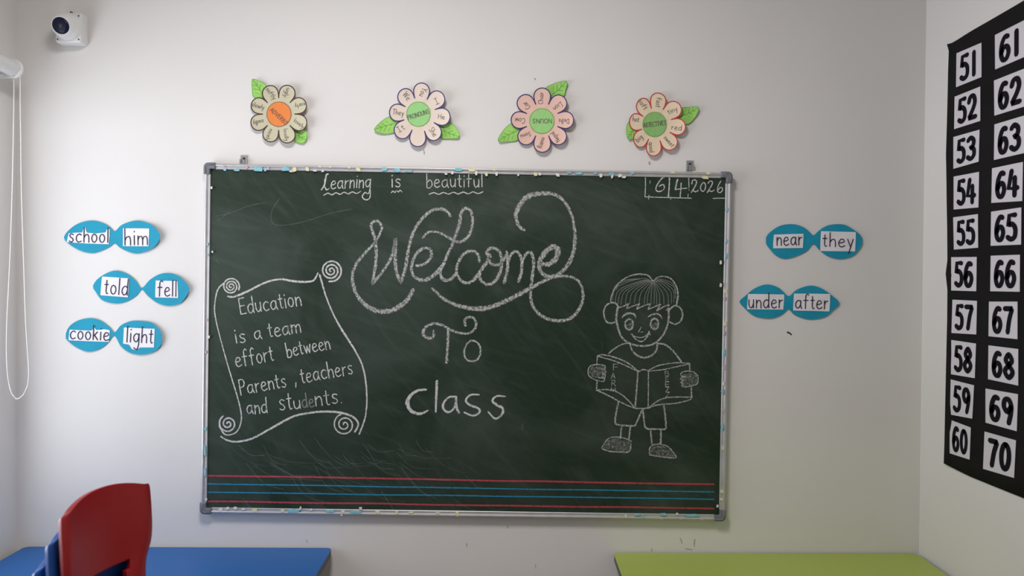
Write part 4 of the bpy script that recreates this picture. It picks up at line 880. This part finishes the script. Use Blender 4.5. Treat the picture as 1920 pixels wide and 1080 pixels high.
# ------------------------------------------------------------------ tables
TH = .60
def table(name, label, quad, mt, th=TH):
    """quad: back left, back right, front right, front left corners in plan"""
    cx_ = sum(p[0] for p in quad)/4; cy_ = sum(p[1] for p in quad)/4
    root = thing(name, label, 'table', (cx_, cy_, 0))
    def rounded(q, r, n=5):
        out = []
        for i in range(4):
            p = Vector((q[i][0], q[i][1])); a = (Vector(q[i-1])-p).normalized(); c = (Vector(q[(i+1) % 4])-p).normalized()
            for k in range(n+1):
                t = k/n; out.append(p + a*r*(1-t)**2 + c*r*t**2)
        return out
    o = rounded([Vector(p[:2]) for p in quad], .022); k = len(o)
    def slab(z0, z1, grow=0.0):
        vs = [];
        for z in (z0, z1):
            for p in o:
                dv = (p-Vector((cx_, cy_))).normalized()*grow; vs.append((p.x+dv.x, p.y+dv.y, z))
        return vs, [tuple(range(k-1, -1, -1)), tuple(range(k, 2*k))]+[(i, (i+1) % k, k+(i+1) % k, k+i) for i in range(k)]
    b = MB(); b.add(*slab(th-.0025, th)); b.build('tabletop', mt, root, bevel=.0008)
    b = MB(); b.add(*slab(th-.022, th-.0025, -.0003)); b.build('edge_band', M_edge, root)
    ins = .05
    cs = []
    for p in quad:
        dv = Vector((cx_-p[0], cy_-p[1])); dv = Vector((math.copysign(ins, dv.x), math.copysign(ins, dv.y))); cs.append((p[0]+dv.x, p[1]+dv.y))
    b = MB()
    for i in range(4):
        a, c = cs[i], cs[(i+1) % 4]; b.tube([(a[0], a[1], th-.034), (c[0], c[1], th-.034)], .012, 10)
    b.build('under_frame', M_leg, root, smooth=True, auto=True)
    for c in cs:
        b = MB(); b.tube([(c[0], c[1], th-.024), (c[0], c[1], .02)], [.016, .014], 14); lg = b.build('leg', M_leg, root, smooth=True, auto=True)
        b = MB(); b.lathe([(.017, 0), (.018, .012), (.016, .022)], (c[0], c[1], 0), (0, 0, 1), 16); b.build('foot_cap', M_edge, lg, smooth=True, auto=True)
TH = on_y(1435, 1037, -.006).z; TH2 = on_y(350, 1026, -.012).z
gx = on_y(1150, 1037, -.006).x
table('green_table', 'low lime green topped table in the right corner under the number chart', [(gx, -.006), (XR-.010, -.006), (XR-.030, -.62), (gx-.006, -.62)], M_green_top, TH)
bx1 = on_y(623, 1031, -.012).x
table('blue_table', 'low blue topped table behind the stacked chairs in the left corner', [(XL+.035, -.012), (bx1, -.012), (bx1+.012, -.64), (XL+.045, -.64)], M_blue_top, TH2)
print('tables', TH, TH2, gx, bx1)

# ------------------------------------------------------------------ stacked chairs
def make_chair(label, mt, loc, rz):
    root = thing('stacking_chair', label, 'chair', loc, 'nested plastic chairs beside the blue table'); root.rotation_euler = (0, 0, rz)
    # local: +x forward, +y left, z up. Profile runs from seat front over the bend to the top of the back
    prof = [(.305, .318), (.300, .336), (.278, .345), (.20, .340), (.10, .335), (.02, .338), (-.025, .352), (-.048, .375), (-.060, .410), (-.068, .440), (-.073, .465), (-.078, .488), (-.080, .512), (-.081, .550), (-.083, .590), (-.085, .630), (-.087, .660), (-.088, .676), (-.089, .680)]
    halfw = [.885*q for q in [.150, .158, .162, .163, .160, .154, .146, .138, .134, .134, .136, .142, .158, .162, .162, .162, .161, .160, .155]]
    nu = 20; vs = []; fs = []
    m = len(prof)
    for i, ((x, z), hw) in enumerate(zip(prof, halfw)):
        back = max(0.0, min(1.0, (z-.40)/.12)) if i > 6 else 0.0
        for j in range(nu+1):
            u = -1+2*j/nu; e_ = abs(u)**2
            xx = x + back*.030*e_ ; zz = z - (0 if i <= 6 else 0)
            if i <= 6: zz = z + .010*e_ - .004
            # arched top: rows near the top drop towards the sides
            if i > 11: zz = z - (z-.50)/.18*.026*abs(u)**2.2
            if abs(u) > .93: xx -= .010*back; zz -= .010*(1-back)
            vs.append((xx, hw*u, zz))
    for i in range(m-1):
        for j in range(nu):
            if i in (10,) and 4 <= j < nu-4: continue        # hand slot
            if i in (9,) and 5 <= j < nu-5: continue
            fs.append((i*(nu+1)+j, i*(nu+1)+j+1, (i+1)*(nu+1)+j+1, (i+1)*(nu+1)+j))
    me = bpy.data.meshes.new('seat_shell'); me.from_pydata(vs, [], fs)
    for p in me.polygons: p.use_smooth = True
    me.materials.append(mt); sh = bpy.data.objects.new('seat_shell', me); COL.objects.link(sh); sh.parent = root
    md = sh.modifiers.new('solid', 'SOLIDIFY'); md.thickness = .013; md.offset = 0
    md = sh.modifiers.new('bevel', 'BEVEL'); md.width = .004; md.segments = 2; md.limit_method = 'ANGLE'; md.angle_limit = R(50)
    md = sh.modifiers.new('sub', 'SUBSURF'); md.levels = 1; md.render_levels = 1
    for sx_, sy_ in ((1, 1), (1, -1), (-1, 1), (-1, -1)):
        b = MB(); tx, bx2 = (.235, .285) if sx_ > 0 else (.0, -.075)
        b.tube([(tx, sy_*.118, .330), ((tx*.5+bx2*.5), sy_*.140, .17), (bx2, sy_*.152, .004)], [.017, .014, .011], 12)
        me_ = b.build('leg', mt, None, smooth=True, auto=True); me_.parent = root
        b = MB(); b.lathe([(.013, 0), (.014, .008), (.012, .014)], (bx2, sy_*.152, 0), (0, 0, 1), 14)
        fo = b.build('foot_pad', M_edge, None, smooth=True, auto=True); fo.parent = me_
    return root
def copy_tree(o, parent=None):
    c = o.copy(); COL.objects.link(c); c.parent = parent
    for ch in list(o.children): copy_tree(ch, c)
    return c
# backrest centre of the red chair
CH_RZ = R(-12.5); NB = 6; DZ = .063; DXB = .034
fx, fy = math.cos(CH_RZ), math.sin(CH_RZ)
bcx, bcy = -.950, -.835                      # plan position of the red backrest's top centre
rx0, ry0 = bcx+.089*fx, bcy+.089*fy          # chair origin
ZR = NB*DZ
names = ['blue plastic stacking chair directly under the red one', 'blue plastic stacking chair second below the red one, lowest one in sight', 'blue plastic stacking chair third below the red one', 'blue plastic stacking chair fourth below the red one',
         'blue plastic stacking chair fifth below the red one', 'blue plastic stacking chair standing on the floor under the stack']
make_chair('red plastic stacking chair on top of the blue ones', M_red_pl, (rx0, ry0, ZR), CH_RZ)
blue0 = make_chair(names[0], M_blue_pl, (rx0-DXB*fx, ry0-DXB*fy, ZR-DZ), CH_RZ)
for k in range(1, NB):
    c = copy_tree(blue0); c.location = (rx0-DXB*(k+1)*fx, ry0-DXB*(k+1)*fy, ZR-DZ*(k+1)); c['label'] = names[k]
